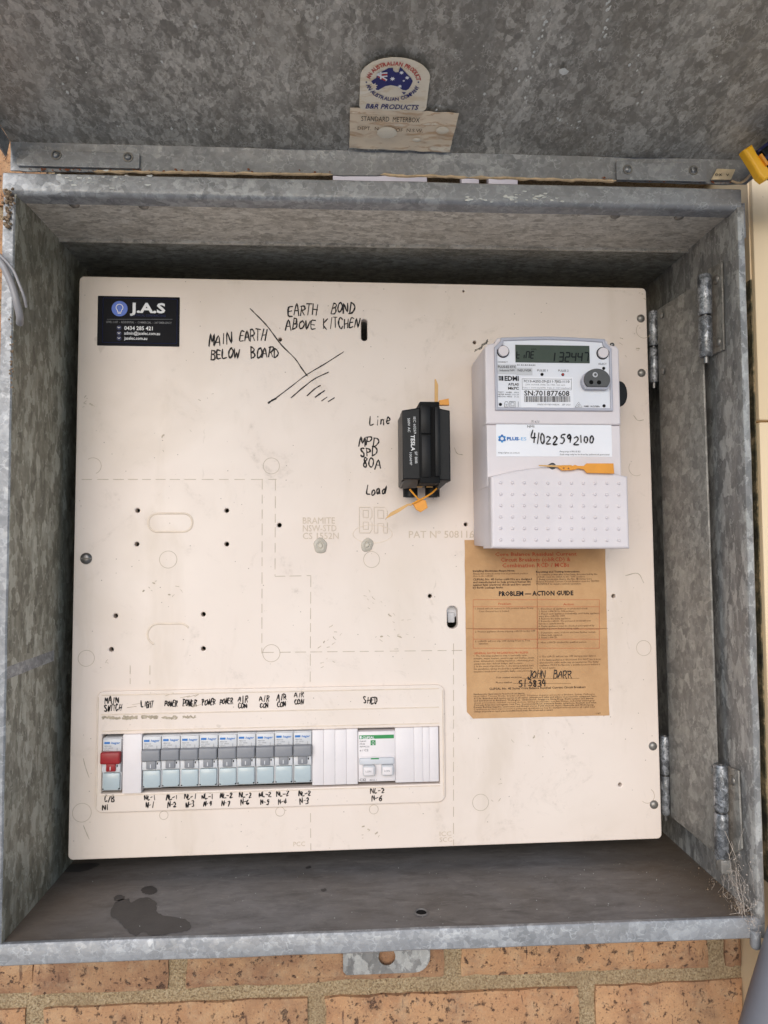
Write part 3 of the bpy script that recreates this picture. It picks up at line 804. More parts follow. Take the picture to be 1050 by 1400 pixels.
# labels stuck to the lid: local frame in the sheet plane (x right, z = towards photo bottom->top)
FL = Matrix(((1, 0, 0), dv*-1, dv*-1))
ex = Vector((1, 0, 0)); ezl = dv.copy(); eyl = nd.copy()     # z up in the photo = away from the hinge edge
FLID = Matrix((ex, eyl, ezl)).transposed().to_4x4(); FLID.translation = Vector((0, YH, lt))+nd*0
def L(px, py, up=-.003):
    d = ray(px, py); o = Vector((0, YH, lt))+nd*up
    p = CAM+d*((o-CAM).dot(nd)/d.dot(nd)); q = FLID.inverted() @ p; return q.x, q.z
yl = -.0012
a0 = L(491, 150, yl); a1 = L(582, 153, yl); at_ = L(538, 78, yl)
# arched maker's sticker
x0, x1, z0, z1 = a0[0], a1[0], a1[1]+.0005, at_[1]
sw = x1-x0; xc = (x0+x1)/2; sh = z1-z0; rc = .004
pts = [(x0+rc, z0)]+[(x1-rc+rc*math.sin(R(a)), z0+rc-rc*math.cos(R(a))) for a in range(0, 91, 30)]
zs = z0+sh*.62
pts += [(xc+sw/2*math.cos(R(a)), zs+(z1-zs)*math.sin(R(a))) for a in range(10, 171, 10)]
pts += [(x0+rc-rc*math.cos(R(a)), z0+rc-rc*math.sin(R(a))) for a in range(0, 91, 30)]
st_o = ((xc), yl, (z0+z1)/2)
st = thing('arched_sticker', 'cream arched sticker with a flag-filled country map stuck under the lid', 'sticker', st_o, FLID)
sub(MB().plate(pts[::-1], yl-.00025, yl, 'label_cream'), 'backing', st)
def zoomL(a, b): return L(460+a*200/1050, 60+b*210/1102, yl)
yp = yl-.0006
mb = MB()
cA = zoomL(408, 262); rA = (zoomL(590, 262)[0]-zoomL(226, 262)[0])/2; rz = (zoomL(408, 135)[1]-zoomL(408, 392)[1])/2
cz = (zoomL(408, 135)[1]+zoomL(408, 392)[1])/2
def arc_text(s_, a0_, a1_, mat, inside):
    hh = .0031; wds = [(.35 if ch == ' ' else glyphs(ch, 0, .02)[2]) for ch in s_]; gap = .13
    tot = sum(wds)+gap*(len(s_)-1); run = 0
    for k, ch in enumerate(s_):
        mid = run+wds[k]/2; run += wds[k]+gap
        if ch == ' ': continue
        g = R(a0_+(a1_-a0_)*mid/tot); px_, pz_ = cA[0]+rA*math.cos(g), cz+rz*math.sin(g)
        sg = 1 if not inside else -1
        ang = math.atan2(-rz*math.cos(g)*sg, rA*math.sin(g)*sg)
        hw = min(.0026, wds[k]*hh/CAPH*.9)
        mb.text(ch, px_-math.cos(ang)*hw/2+math.sin(ang)*hh/2, pz_-math.sin(ang)*hw/2-math.cos(ang)*hh/2, yp-.00001*k, hw, hh, mat, ang=ang, bold=.02)
arc_text('AN AUSTRALIAN PRODUCT', 172, 8, 'print_red', False)
arc_text('AN AUSTRALIAN COMPANY', 192, 348, 'print_navy', True)
for a in (215, 588):
    q = zoomL(a, 270); mb.plate(circ(q[0], q[1], .0006, 8), yp-.0001, yp, 'print_navy')
q0 = zoomL(208, 458); q1 = zoomL(590, 455); q2 = zoomL(208, 425)
mb.text('B&R PRODUCTS', q0[0], q0[1], yp, q1[0]-q0[0], q2[1]-q0[1], 'print_navy', shear=.25, bold=.015)
sub(mb, 'lettering', st)
aus = [(250, 262), (285, 240), (292, 215), (330, 192), (360, 178), (372, 170), (405, 168), (408, 188), (425, 200), (445, 198), (458, 160), (470, 172), (492, 195), (510, 215), (535, 240), (547, 262), (535, 292), (518, 318), (500, 328), (475, 325), (458, 312), (440, 300), (420, 296), (390, 290), (350, 298), (325, 312), (300, 326), (282, 322), (285, 300), (262, 282)]
mb = MB().plate([zoomL(*p) for p in aus], yp-.0001, yp, 'print_navy')
mb.plate([zoomL(*p) for p in ((468, 342), (498, 342), (485, 358))], yp-.0001, yp, 'print_navy')
def star(cx, cy, ro, n=7):
    c = zoomL(cx, cy); k = ro*200/1050/ (200/1050) ; s_ = abs(zoomL(cx+ro, cy)[0]-c[0])
    return [(c[0]+(s_ if i % 2 == 0 else s_*.5)*math.cos(math.pi*i/n+.3), c[1]+(s_ if i % 2 == 0 else s_*.5)*math.sin(math.pi*i/n+.3)) for i in range(2*n)]
for q in ((402, 244, 19), (467, 200, 17), (508, 236, 17), (483, 258, 9), (455, 298, 16), (268, 296, 30)): mb.plate(star(*q), yp-.0003, yp-.0002, 'label_white' if q[2] < 25 else 'label_cream')
for i, (a, b, c, d, mt) in enumerate(((300, 205, 362, 200, 'label_white'), (300, 216, 362, 211, 'print_red'), (300, 228, 362, 222, 'label_white'), (296, 210, 356, 250, 'label_white'), (300, 225, 350, 252, 'print_red'), (318, 192, 318, 240, 'label_white'))):
    p, q = zoomL(a, b), zoomL(c, d); mb.ribbon([p, q], .0011 if i != 3 else .0018, yp-.0004-.00006*i, mt, taper=False)
sub(mb, 'map_emblem', st)
# wrinkled rectangular label below it
pts = [zoomL(*p) for p in ((98, 455), (880, 495), (870, 540), (812, 775), (92, 742))]
lab_o = (pts[0][0], yl, pts[4][1])
lb = thing('paper_label', 'curling yellowed rectangular label below the arched sticker under the lid', 'label', lab_o, FLID)
a, b, c_, d = [zoomL(*p) for p in ((98, 455), (880, 495), (812, 775), (92, 742))]
vs_ = []; fs = []; NI, NJ = 30, 12
yb_ = yl+.0006
for i in range(NI+1):
    for j in range(NJ+1):
        u, v = i/NI, j/NJ
        x = (a[0]*(1-u)+b[0]*u)*(1-v)+(d[0]*(1-u)+c_[0]*u)*v; z = (a[1]*(1-u)+b[1]*u)*(1-v)+(d[1]*(1-u)+c_[1]*u)*v
        x += .0006*NZ.noise((u*3, v*4, 1)); z += .0005*NZ.noise((u*6, v*3, 8))
        vs_.append((x, yb_-.0008-.0007*NZ.noise((x*120, z*250, 2))-.0010*max(0, u-.85)*6*0-.0004*(v > .9), z))
for i in range(NI):
    for j in range(NJ): fs.append((i*(NJ+1)+j, (i+1)*(NJ+1)+j, (i+1)*(NJ+1)+j+1, i*(NJ+1)+j+1))
sub(MB().add(vs_, fs, 'label_aged', True), 'backing', lb)
mb = MB()
def ltext(s_, a, b, c, cap, mat, y=None, **k):
    p = zoomL(a, b); q = zoomL(c, b); t_ = zoomL(a, b-cap); mb.text(s_, p[0], p[1], y or yb_-.0022, q[0]-p[0], t_[1]-p[1], mat, **k)
ltext('STANDARD  METERBOX', 178, 540, 596, 34, 'notice_ink')
ltext('DEPT.  N', 152, 604, 300, 24, 'notice_ink_light'); ltext('OF  N.S.W.', 425, 618, 620, 24, 'notice_ink_light')
sub(mb, 'lettering', lb)
mb = MB()
for (cx, cy, rx, ry) in ((362, 628, 72, 42), (760, 612, 46, 28), (575, 680, 30, 14)):
    c = zoomL(cx, cy); rx_ = abs(zoomL(cx+rx, cy)[0]-c[0]); rz_ = abs(zoomL(cx, cy+ry)[1]-c[1])
    n = 20; vs_ = [(c[0]+rx_*math.cos(2*math.pi*k/n)*(1+.06*math.sin(3*k)), yb_-.0018, c[1]+rz_*math.sin(2*math.pi*k/n)) for k in range(n)]+[(c[0], yb_-.0026, c[1])]
    mb.add(vs_, [(k, (k+1) % n, n) for k in range(n)], 'label_cream', True)
sub(mb, 'worn_patch', lb)

# ================================================================== HINGED METER PANEL
PW, PH_ = .545, .5310
pan = thing('switchboard', 'cream painted square switchboard panel inside the metal box', 'switchboard panel', (0, 0, -PH_/2), FP)
holes = []
HPX = [(188, 698, 3), (310, 698, 3), (187, 744, 3), (310, 744, 3), (382, 718, 3), (637, 717, 2.6), (158, 842, 3), (278, 840, 3), (152, 888, 3), (278, 887, 3), (588, 815, 2.8), (839, 815, 2.8), (848, 1073, 2.6), (383, 464, 2.6), (649, 468, 2.4), (634, 398, 1.5)]
for a, b, r_ in HPX: holes.append(circ(*U(a, b), r_*PXM, 12))
s1 = U(498, 451); holes.append(rrect(s1[0]-.0030, s1[0]+.0030, s1[1]-.0105, s1[1]+.0105, .0029, 6))
s2 = U(618.5, 844); holes.append(rrect(s2[0]-.0050, s2[0]+.0050, s2[1]-.0105, s2[1]+.0105, .0045, 6))
oL, oT = U(141, 1004); oR, _ = U(600, 1004); _, oB = U(141, 1083); oT2 = U(600, 992)[1]; oB2 = U(600, 1071)[1]
OT = (oT+oT2)/2; OB = (oB+oB2)/2
holes.append([(oL, OB), (oR, OB), (oR, OT), (oL, OT)])
sub(MB().plate(rrect(-PW/2, PW/2, -PH_/2, PH_/2, .0045, 5), 0, .009, 'board_cream', .0010, holes), 'board', pan)
# tidy void behind the panel
# raised surround of the breaker row
eL, eT = U(133, 946); eR = U(607, 934)[0]; eB = U(131.5, 1109)[1]
eT = (eT+U(607, 934)[1])/2; eB = (eB+U(609, 1097)[1])/2
SH = .0026
sur = MB().plate(rrect(eL, eR, eB, eT, .007, 6), -SH, .0004, 'board_cream', .0011, [[(oL, OB), (oR, OB), (oR, OT), (oL, OT)]])
sro = sub(sur, 'surround', pan)
def lv(px, py): return U(px, py, SH)
mb = MB()
# fine ridges that frame the label strip and the opening
i0 = lv(143, 953); zt_ = (i0[1]+lv(598, 939)[1])/2; zs_ = (lv(143, 976)[1]+lv(598, 968)[1])/2
for (xa, za, xb, zb2) in ((oL-.001, zt_, oR, zt_), (oL-.001, zs_, oR, zs_), (oR+.0035, eB+.006, oR+.0035, eT-.005), (oL-.004, eB+.006, oL-.004, eT-.005), (oL, OT+.003, oR, OT+.003), (oL, OB-.0018, oR, OB-.0018)):
    mb.tube([(xa, -SH, za), (xb, -SH, zb2)], .00055, 'emboss', 6)
subsub(mb, 'ridge', sro)
# brown smeared pencil on the strip under the labels
mb = MB(); rg = random.Random(2)
for (x0, x1, y, wd) in ((141, 164, 981, .003), (168, 188, 981, .0034), (194, 215, 980.5, .003), (222, 242, 981, .0024), (250, 268, 980, .0014)):
    n = 9
    for rep in range(3):
        pts = [(x0+(x1-x0)*k/n+rg.uniform(-1, 1), y+rg.uniform(-2, 2)) for k in range(n+1)]
        pen(mb, pts, wd*rg.uniform(.3, .6), 'grime', SH, .0002)
for k in range(9):
    x = rg.uniform(150, 270); y = 955+rg.uniform(-4, 18)
    pen(mb, [(x, y), (x+rg.uniform(5, 18), y-rg.uniform(1, 5))], .0005, 'grime', SH, .0002)
o = subsub(mb, 'smudge', sro)
# scuffs on the board
mb = MB()
for (x, y, n, sp) in ((120, 548, 10, 12), (205, 800, 8, 18), (450, 873, 14, 22), (530, 868, 14, 26), (505, 820, 10, 25), (442, 905, 6, 12), (238, 812, 6, 20), (40+470, 1140, 10, 18), (545, 845, 8, 20), (800, 800, 5, 14), (232, 612, 4, 12), (140, 905, 5, 10), (745, 1010, 5, 30), (170, 1040, 3, 14), (650, 640, 3, 15), (860, 470, 8, 20), (880, 355+50, 5, 10), (315, 560, 6, 60), (700, 1080, 6, 60)):
    for k in range(int(n*.7)):
        a, b = x+rg.gauss(0, sp*.5), y+rg.gauss(0, sp*.35); l_ = rg.uniform(1.5, 6); an = rg.uniform(-1.2, 1.2)
        if 133 < a < 608 and 935 < b < 1110: continue
        pen(mb, [(a, b), (a+l_*.5*math.cos(an)+rg.uniform(-1, 1), b-l_*.5*math.sin(an)), (a+l_*math.cos(an), b-l_*math.sin(an))], rg.choice((.0003, .0004, .0005, .0012)), rg.choice(('groove_shade_dirt', 'grime', 'grime', 'groove_shade_dirt')), 0, .0002, 3)
for pts in ([(114, 1037), (117, 1049), (122, 1063)], [(114, 1128), (118, 1138), (122, 1147)], [(855, 787), (872, 784), (880, 797)], [(621, 612), (625, 620), (633, 622)], [(866, 568), (872, 575), (880, 574)]):
    pen(mb, pts, .0006, 'grime', 0, .0002)
o = sub(mb, 'scuff', pan, 'small scuffs and scratches in the paint'); o['kind'] = 'stuff'
# knockout outlines: dashes and rings, the shade of the grooves drawn as darker strips
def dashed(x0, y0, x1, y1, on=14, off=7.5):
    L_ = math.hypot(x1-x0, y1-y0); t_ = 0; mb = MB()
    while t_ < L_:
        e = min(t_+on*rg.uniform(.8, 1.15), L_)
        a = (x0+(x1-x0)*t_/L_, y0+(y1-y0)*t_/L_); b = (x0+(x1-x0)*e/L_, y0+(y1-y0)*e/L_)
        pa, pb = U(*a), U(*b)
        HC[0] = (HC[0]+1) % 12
        mb.ribbon([pa, pb], .00055, -.00012-HC[0]*.000008, 'groove_shade_dirt', taper=False)
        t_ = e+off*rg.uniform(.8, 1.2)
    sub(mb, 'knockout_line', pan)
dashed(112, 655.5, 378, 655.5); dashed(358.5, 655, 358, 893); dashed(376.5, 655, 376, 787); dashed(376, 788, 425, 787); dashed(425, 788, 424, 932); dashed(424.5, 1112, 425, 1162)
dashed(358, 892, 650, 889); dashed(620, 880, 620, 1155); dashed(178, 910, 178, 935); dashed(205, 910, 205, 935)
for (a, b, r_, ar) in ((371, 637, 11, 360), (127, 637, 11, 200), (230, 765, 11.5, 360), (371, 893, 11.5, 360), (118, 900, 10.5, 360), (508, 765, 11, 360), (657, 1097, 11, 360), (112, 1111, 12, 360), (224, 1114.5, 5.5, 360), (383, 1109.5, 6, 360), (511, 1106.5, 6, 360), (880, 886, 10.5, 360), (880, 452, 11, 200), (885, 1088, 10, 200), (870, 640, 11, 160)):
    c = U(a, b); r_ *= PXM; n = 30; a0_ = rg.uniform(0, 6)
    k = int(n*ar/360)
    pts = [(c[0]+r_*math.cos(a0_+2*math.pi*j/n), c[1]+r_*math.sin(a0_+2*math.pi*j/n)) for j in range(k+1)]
    m2 = MB().ribbon(pts, .00045, -.00016, 'groove_shade_dirt', taper=False)
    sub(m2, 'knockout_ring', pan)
# pressed obround slots (raised rims)
def obround(px0, px1, py0, py1, frac=1):
    a = U(px0, py0); b = U(px1, py1); pts = rrect(a[0], b[0], b[1], a[1], (a[1]-b[1])/2*.98, 8)
    if frac < 1: pts = pts[int(len(pts)*.1):int(len(pts)*(.1+frac))]
    P = [(p[0], .0004, p[1]) for p in pts]
    sub(MB().tube(P, .0012, 'emboss', 8, closed=(frac == 1), flat=.9), 'pressed_slot', pan)
obround(203, 263, 702, 727); obround(202, 260, 853, 881, .62)
# moulded lettering, its faint shading put into the colour
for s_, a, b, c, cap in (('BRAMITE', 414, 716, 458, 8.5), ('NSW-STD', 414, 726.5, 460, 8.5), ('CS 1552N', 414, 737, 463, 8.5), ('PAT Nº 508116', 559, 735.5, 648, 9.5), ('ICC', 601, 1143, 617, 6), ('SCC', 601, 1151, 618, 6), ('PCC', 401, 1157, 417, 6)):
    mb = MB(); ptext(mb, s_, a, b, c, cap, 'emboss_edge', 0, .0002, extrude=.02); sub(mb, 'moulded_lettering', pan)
mb = MB()
for pts in ([(491, 693), (506, 693), (508, 698), (508, 706), (505, 710), (508, 714), (508, 723), (505, 728), (491, 728), (491, 693)], [(496, 697), (503, 697), (503, 707), (496, 707), (496, 697)], [(496, 713), (503, 713), (503, 723), (496, 723), (496, 713)],
            [(511, 728), (511, 693), (526, 693), (529, 698), (529, 706), (526, 710), (529, 714), (529, 728), (524, 728), (524, 715), (516, 715), (516, 728), (511, 728)], [(516, 697), (524, 697), (524, 708), (516, 708), (516, 697)]):
    pen(mb, pts, .0005, 'emboss', 0, .0002, 1); pen(mb, [(a+.7, b+.9) for a, b in pts], .0004, 'groove_shade_dirt', 0, .00012, 1)  # second outline, shifted down and right, paints the emblem's shadow
P = [(p[0], .0002, p[1]) for p in circ(*U(509.5, 730), .0185, 36, .0085)]
mb.tube(P, .0005, 'emboss', 6, closed=True)
sub(mb, 'moulded_emblem', pan)
# silicone blobs
for (a, b, r_) in ((438, 746, 10), (502, 745, 9)):
    c = U(a, b); n = 22; vs_ = []; fs = []
    for ri, (rr, hh) in enumerate(((1, 0), (.92, .0012), (.6, .0022), (.38, .0014), (.25, .0026))):
        for k in range(n):
            q = 2*math.pi*k/n; w_ = rr*r_*PXM*(1+.10*math.sin(2*q+a)+.05*math.sin(5*q)); vs_.append((c[0]+w_*math.cos(q), -hh, c[1]+w_*math.sin(q)))
    for ri in range(4):
        for k in range(n): fs.append((ri*n+k, ri*n+(k+1) % n, (ri+1)*n+(k+1) % n, (ri+1)*n+k))
    fs.append(tuple(range(4*n, 5*n)))
    sub(MB().add(vs_, fs, 'silicone', True), 'silicone_blob', pan)
# pan-head screw at the left edge, rivets at the hinge side
c = U(118, 763.5)
mb = MB().cyl((c[0], 0, c[1]), (0, -1, 0), .0052, .0052, .0010, 'steel_dark', 22)
for sg in (1, -1):
    n = 12; vs_ = []
    for hh, rr in ((.0010, .0050), (.0024, .0040), (.0030, .0022)):
        for k in range(n+1):
            q = math.pi*k/n*.94+.09; vs_.append((c[0]+rr*math.cos(q*1)*1, -hh, c[1]+sg*(rr*math.sin(q)+.0002)))
    fs = [(i*(n+1)+k, i*(n+1)+k+1, (i+1)*(n+1)+k+1, (i+1)*(n+1)+k) for i in range(2) for k in range(n)]+[tuple(range(2*(n+1), 3*(n+1)))]
    mb.add(vs_, fs, 'steel_dark', True)
sub(mb, 'screw', pan)
for (a, b) in ((876, 435.5), (877, 510), (892.5, 1020), (894, 1100)):
    c = U(a, b); sub(MB().dome((c[0], 0, c[1]), (0, -1, 0), .0041, .0026, 'rivet_steel', 18, 5), 'rivet', pan)
# terminal seen in the lower slot
sub(MB().cyl((s2[0]+.001, .012, s2[1]+.004), (0, 1, 0), .006, .006, .01, 'label_white', 18).box(s2[0]-.003, s2[0]+.004, .010, .02, s2[1]-.006, s2[1]+.004, 'label_grey', .001), 'slot_bush', pan)

# ---- handwriting on the panel
def note(lines, wd=.0011, label=None, mat='ink', h=0, slope=0, jit=.05):
    mb = MB()
    for (s_, a, b, c, d) in lines: hand(mb, s_, a, b, c, d, wd, mat=mat, h=h, slope=slope, jit=jit)
    return sub(mb, 'handwritten_note', pan, label)
note([('EARTH', 393, 417, 434, 431.5), ('BOND', 452, 414, 485, 428), ('ABOVE', 390, 438, 433, 451), ('KITCHEN', 441, 435, 491, 449)], .0013, 'black pen note EARTH BOND ABOVE KITCHEN', slope=.06)
note([('MAIN', 285, 457, 318, 472), ('EARTH', 327, 453, 364, 467), ('BELOW', 288, 478, 327, 491), ('BOARD', 342, 476, 382, 490)], .00135, 'black pen note MAIN EARTH BELOW BOARD', slope=.05)
mb = MB()
pen(mb, [(342, 422), (348, 428), (359, 439), (367, 448), (373, 456), (385, 472), (403, 490), (412, 503), (420, 514)], .00105)
pen(mb, [(367, 551), (373, 547), (379, 543), (400, 527), (419, 512.5), (445, 497), (470, 481)], .00085, 'ink_thin')
pen(mb, [(367, 551), (372, 547.5), (377, 545)], .0018)
pen(mb, [(398, 544), (413, 531), (430, 518), (449, 509)], .0010); pen(mb, [(420, 541), (430, 532), (438, 527)], .0011)
pen(mb, [(431, 543), (438, 538), (444, 534)], .0012); pen(mb, [(440, 548), (447, 543)], .0012); pen(mb, [(449, 549), (457, 544)], .0013)
sub(mb, 'drawn_symbol', pan, 'pen drawn earth symbol with leader line and hatching')
note([('Line', 505, 567, 534, 580)], .0012, 'pen note Line'); note([('MPD', 490, 597, 518, 609.5), ('SPD', 492, 612, 516, 623.5), ('80A', 495, 627, 521, 640)], .0014, 'pen note MPD SPD 80A')
note([('Load', 500, 664, 528, 676)], .0014, 'pen note Load')
W_ = .00098
rows = [([('MAIN', 143, 953.5, 163, 962), ('SWITCH', 143, 963.5, 166, 972)], 'MAIN SWITCH'), ([('LIGHT', 193, 958, 210, 967)], 'LIGHT'),
        ([('POWER', 225, 958, 243, 966)], 'POWER'), ([('POWER', 250, 957.5, 269, 965.5)], 'POWER'), ([('POWER', 276, 956, 295, 964)], 'POWER'), ([('POWER', 300, 955, 319, 963)], 'POWER')]
for (a, b) in ((325, 952), (354.5, 951.5), (378, 950), (402, 946.5)): rows.append(([('AIR', a, b, a+14, b+7.5), ('CON', a+.5, b+9, a+13, b+16)], 'AIR CON'))
rows.append(([('SHED', 496.5, 953, 516.5, 962.5)], 'SHED'))
for ls, lab in rows: note(ls, W_, 'breaker label '+lab, h=SH, jit=.07)
note([('C/B', 143, 1088, 157, 1096), ('N1', 140, 1100, 150, 1107)], W_, 'neutral mark below the main switch', h=SH)
for (t1, t2, a, y) in (('NL-1', 'N-1', 197, 1087), ('NL-1', 'N-2', 227, 1086.5), ('NL-1', 'N-3', 252, 1086), ('NL-1', 'N-4', 276, 1085.5), ('NL-2', 'N-7', 301, 1084.5), ('NL-2', 'N-6', 327, 1083.5), ('NL-2', 'N-5', 354, 1083), ('NL-2', 'N-4', 378, 1082), ('NL-2', 'N-3', 408, 1081.5), ('NL-2', 'N-6', 506, 1078)):
    w2 = 17 if a < 500 else 20
    note([(t1, a, y, a+w2, y+6.5), (t2, a+2, y+9.5, a+w2-3, y+17)], W_, 'neutral mark %s %s' % (t1, t2), h=SH, jit=.08)

# ---- black business sticker
c0 = U(134, 405); c1 = U(246, 472.5)
jx0, jz1 = U(134, 404.5); jx1 = U(246, 404.5)[0]; jz0 = U(134, 472.5)[1]
js = thing('business_sticker', 'black business sticker with blue bulb emblem on the panel top left', 'sticker', (jx0, 0, jz0), FP)
sub(MB().plate(rrect(jx0, jx1, jz0, jz1, .0006, 2), -.0003, -.00002, 'sticker_black'), 'backing', js)
def Z4(a, b): return 110+a/2.625, 380+b/2.625
mb = MB()
def jt(s_, a, b, c, cap, mat, **k):
    p, q = Z4(a, b); r_, _ = Z4(c, b); ptext(mb, s_, p, q, r_, cap/2.625, mat, 0, .0007, **k)
jt('J.A.S', 178, 124, 305, 33, 'print_white', bold=.035)
jt('ELECTRICAL CONTRACTING', 178, 138, 306, 7, 'print_dim_blue')
jt('LEVEL 2 ASP  -  RESIDENTIAL  -  COMMERCIAL  -  24/7 EMERGENCY', 94, 162, 328, 7, 'print_grey', res=1, bold=.01)
jt('0434 285 421', 158, 187, 260, 13, 'print_white', bold=.02); jt('admin@jaselec.com.au', 158, 204, 286, 11, 'print_white', bold=.01); jt('jaselec.com.au', 158, 222, 240, 11, 'print_white', bold=.01)
sub(mb, 'lettering', js)
mb = MB()
fr0 = U(*Z4(82, 72)); fr1 = U(*Z4(346, 236))
pts = rrect(fr0[0], fr1[0], fr1[1], fr0[1], .001, 3); mb.tube([(p[0], -.0004, p[1]) for p in pts], .00025, 'sticker_frame', 4, closed=True)
for b_ in (149,):
    p, q = U(*Z4(96, b_)), U(*Z4(330, b_)); mb.ribbon([p, q], .00025, -.0005, 'print_grey', taper=False)
sub(mb, 'border', js)
mb = MB()
c = U(*Z4(141, 111)); k = PXM/2.625
mb.plate(circ(c[0], c[1], 28*k, 28), -.0006, -.0004, 'sticker_blue')
P = [(c[0]+12*k*math.sin(R(a)), c[1]+4*k-12*k*math.cos(R(a))*-1) for a in range(-140, 141, 20)]
mb.ribbon(P+[(c[0]+6*k, c[1]-13*k), (c[0]-6*k, c[1]-13*k), P[0]], 2.5*k, -.0008, 'print_white', taper=False)
mb.ribbon([(c[0]-5*k, c[1]-17*k), (c[0]+5*k, c[1]-17*k)], 2.5*k, -.0008, 'print_white', taper=False)
for b_ in (179, 199, 217):
    c = U(*Z4(139, b_)); mb.plate(circ(c[0], c[1], 8.5*k, 16), -.0006, -.0004, 'sticker_frame'); mb.ribbon([(c[0]-4*k, c[1]+2*k), (c[0], c[1]-2*k), (c[0]+4*k, c[1]+2*k)], 2*k, -.0008, 'print_white', taper=False)
sub(mb, 'emblem', js)

# ---- brown paper notice
nz = [U(*p) for p in ((636.5, 738), (828, 755), (831.5, 980.5), (644, 980), (638, 970))]
nx0, nx1, nz0, nz1 = nz[4][0], U(830, 870)[0], U(740, 980)[1], U(700, 738)[1]
nt_ = thing('paper_notice', 'brown aged paper notice glued below the electricity meter', 'notice', (nx0, 0, nz0), FP)
from mathutils import noise as NZ
cut = [(nx0, nz0+.007), (nx0+.0055, nz0), (nx1, nz0), (nx1-.0004, nz1), (nx0, nz1)]
NI, NJ = 24, 28; vs_ = []; fs = []
for i in range(NI+1):
    for j in range(NJ+1):
        u, v = i/NI, j/NJ; x = nx0+(nx1-nx0)*u; z = nz0+(nz1-nz0)*v
        if i == 0 and j == 0: x += .0055*.5; z += .0035
        if i == 0 and j == 1: x += .0002
        if i in (0, NI): x += .0004*NZ.noise((z*70, i, 0))
        if j in (0, NJ): z += .0003*NZ.noise((x*70, j, 0))
        vs_.append((x, -.0006-.0003*NZ.noise((x*30, z*30, 3)), z))
for i in range(NI):
    for j in range(NJ): fs.append((i*(NJ+1)+j, (i+1)*(NJ+1)+j, (i+1)*(NJ+1)+j+1, i*(NJ+1)+j+1))
sub(MB().add(vs_, fs, 'notice_paper', True), 'sheet', nt_)
def Z7(a, b): return 620+a/3.5, 730+b/3.5
mb = MB()
def ntx(s_, a, b, c, cap, mat='notice_ink', **k):
    p, q = Z7(a, b); r_, _ = Z7(c, b); k.setdefault('res', 1); ptext(mb, s_, p, q, r_, cap/3.5, mat, 0, .0012, **k)
ntx('Core Balance Residual Current', 198, 106, 587, 17, 'notice_red', bold=.01); ntx('Circuit Breakers (c-bRCD) &', 224, 133, 558, 19, 'notice_red', bold=.01); ntx('Combination RCD / MCBs', 232, 160, 552, 19, 'notice_red', bold=.01)
ntx('Installing Electrician Please Note:', 92, 181, 292, 8, bold=.02)
for i, s_ in enumerate(('Attach this notice in meter box in prominent position', 'close to the c-bRCD.')): ntx(s_, 92, 194+i*11, (355, 190)[i], 8, 'notice_ink_light')
for i, s_ in enumerate(('CLIPSAL No. 4E Series c-bRCDs are designed', 'and manufactured to help protect human life', 'against fatal electrical shock and fire caused', 'by Earth Leakage faults.')): ntx(s_, 92, 222+i*13, (373, 368, 366, 238)[i], 9, bold=.012)
ntx('Resetting and Testing Instructions.', 394, 185, 604, 8, bold=.02)
for i, s_ in enumerate(('1. To restore power after it has been disconnected by the', '    c-bRCD, reset the switch to the "ON" position.', '2. Being a protective device, the No. 4E Series Core', '    Balance Residual Current Circuit Breaker must be TESTED', '    MONTHLY to ensure correct operation.')): ntx(s_, 396, 198+i*11.3, (686, 628, 660, 696, 610)[i], 8, 'notice_ink_light' if i % 2 else 'notice_ink')
ntx('PROBLEM — ACTION GUIDE', 216, 296, 572, 21, 'print_dark', bold=.03)
ntx('Problem', 214, 339, 274, 10, 'notice_red'); ntx('Action', 524, 341, 574, 10, 'notice_red')
for a, b, c, s_ in ((102, 361, 382, '1. Switch will not restore to ON position when Power'), (120, 374, 266, 'Core General fuse is healed.'), (102, 471, 390, '2. Protect appliance shorts tripping c-bRCD to the OFF'), (102, 517, 364, '3. c-bRCD will not trip OFF during Press to Test'), (120, 528, 166, 'operation.')): ntx(s_, a, b, c, 8, 'notice_ink_light')
for i, s_ in enumerate(('1. Disconnect all appliances on protected circuit.', '2. Reset c-bRCD to ON position.', '3. Plug in each appliance individually, until faulty appliance', '    trips the c-bRCD OFF.', '4. Remove the faulty appliance.', '5. Reset the c-bRCD. The protected circuit will now', '    function satisfactorily.', '6. Faulty appliance must be checked and repaired by', '    qualified person before using again.')): ntx(s_, 406, 362+i*11.8, (642, 578, 697, 534, 560, 655, 530, 672, 600)[i], 8, 'notice_ink_light')
for i, s_ in enumerate(('1. Determine cause of short and have further tested.', '2. Have fault repaired.', '3. Reset c-bRCD.')): ntx(s_, 406, 476+i*11.5, (678, 520, 496)[i], 8, 'notice_ink_light')
ntx('1. Have c-bRCD checked by qualified person.', 406, 523, 636, 8, 'notice_ink_light')
ntx('GENERAL NOTES REGARDING PROBLEMS', 96, 575, 356, 9, 'notice_red')
for i, s_ in enumerate(('1. The following appliances may occasionally cause', '    irritable, water heaters, electric jugs and kettles, steam', '    irons, dishwashers, washing machines, swimming pool', '    equipment, auto defrost fridges and freezers.', '2. In the event of problem No. 1, the wiring installed, have', '    the installation wiring checked by a qualified person for', '    insulation breakdown or possible faulty connections.')): ntx(s_, 96, 587+i*12.5, (352, 384, 380, 330, 382, 378, 362)[i], 8, 'notice_ink_light')
for i, s_ in enumerate(('3. The c-bRCD will not trip OFF during power failures.', '4. If a faulty appliance is discovered, DO NOT use it in an', '    unprotected outlet under any circumstances. The faulty', '    appliance MUST be fixed by a qualified person before it', '    is used again.')): ntx(s_, 410, 590+i*12.5+(4 if i else 0), (682, 702, 692, 700, 488)[i], 8, 'notice_ink_light')
ntx('Your contact electrician', 202, 690, 326, 8); ntx('Phone number', 202, 714, 280, 8)
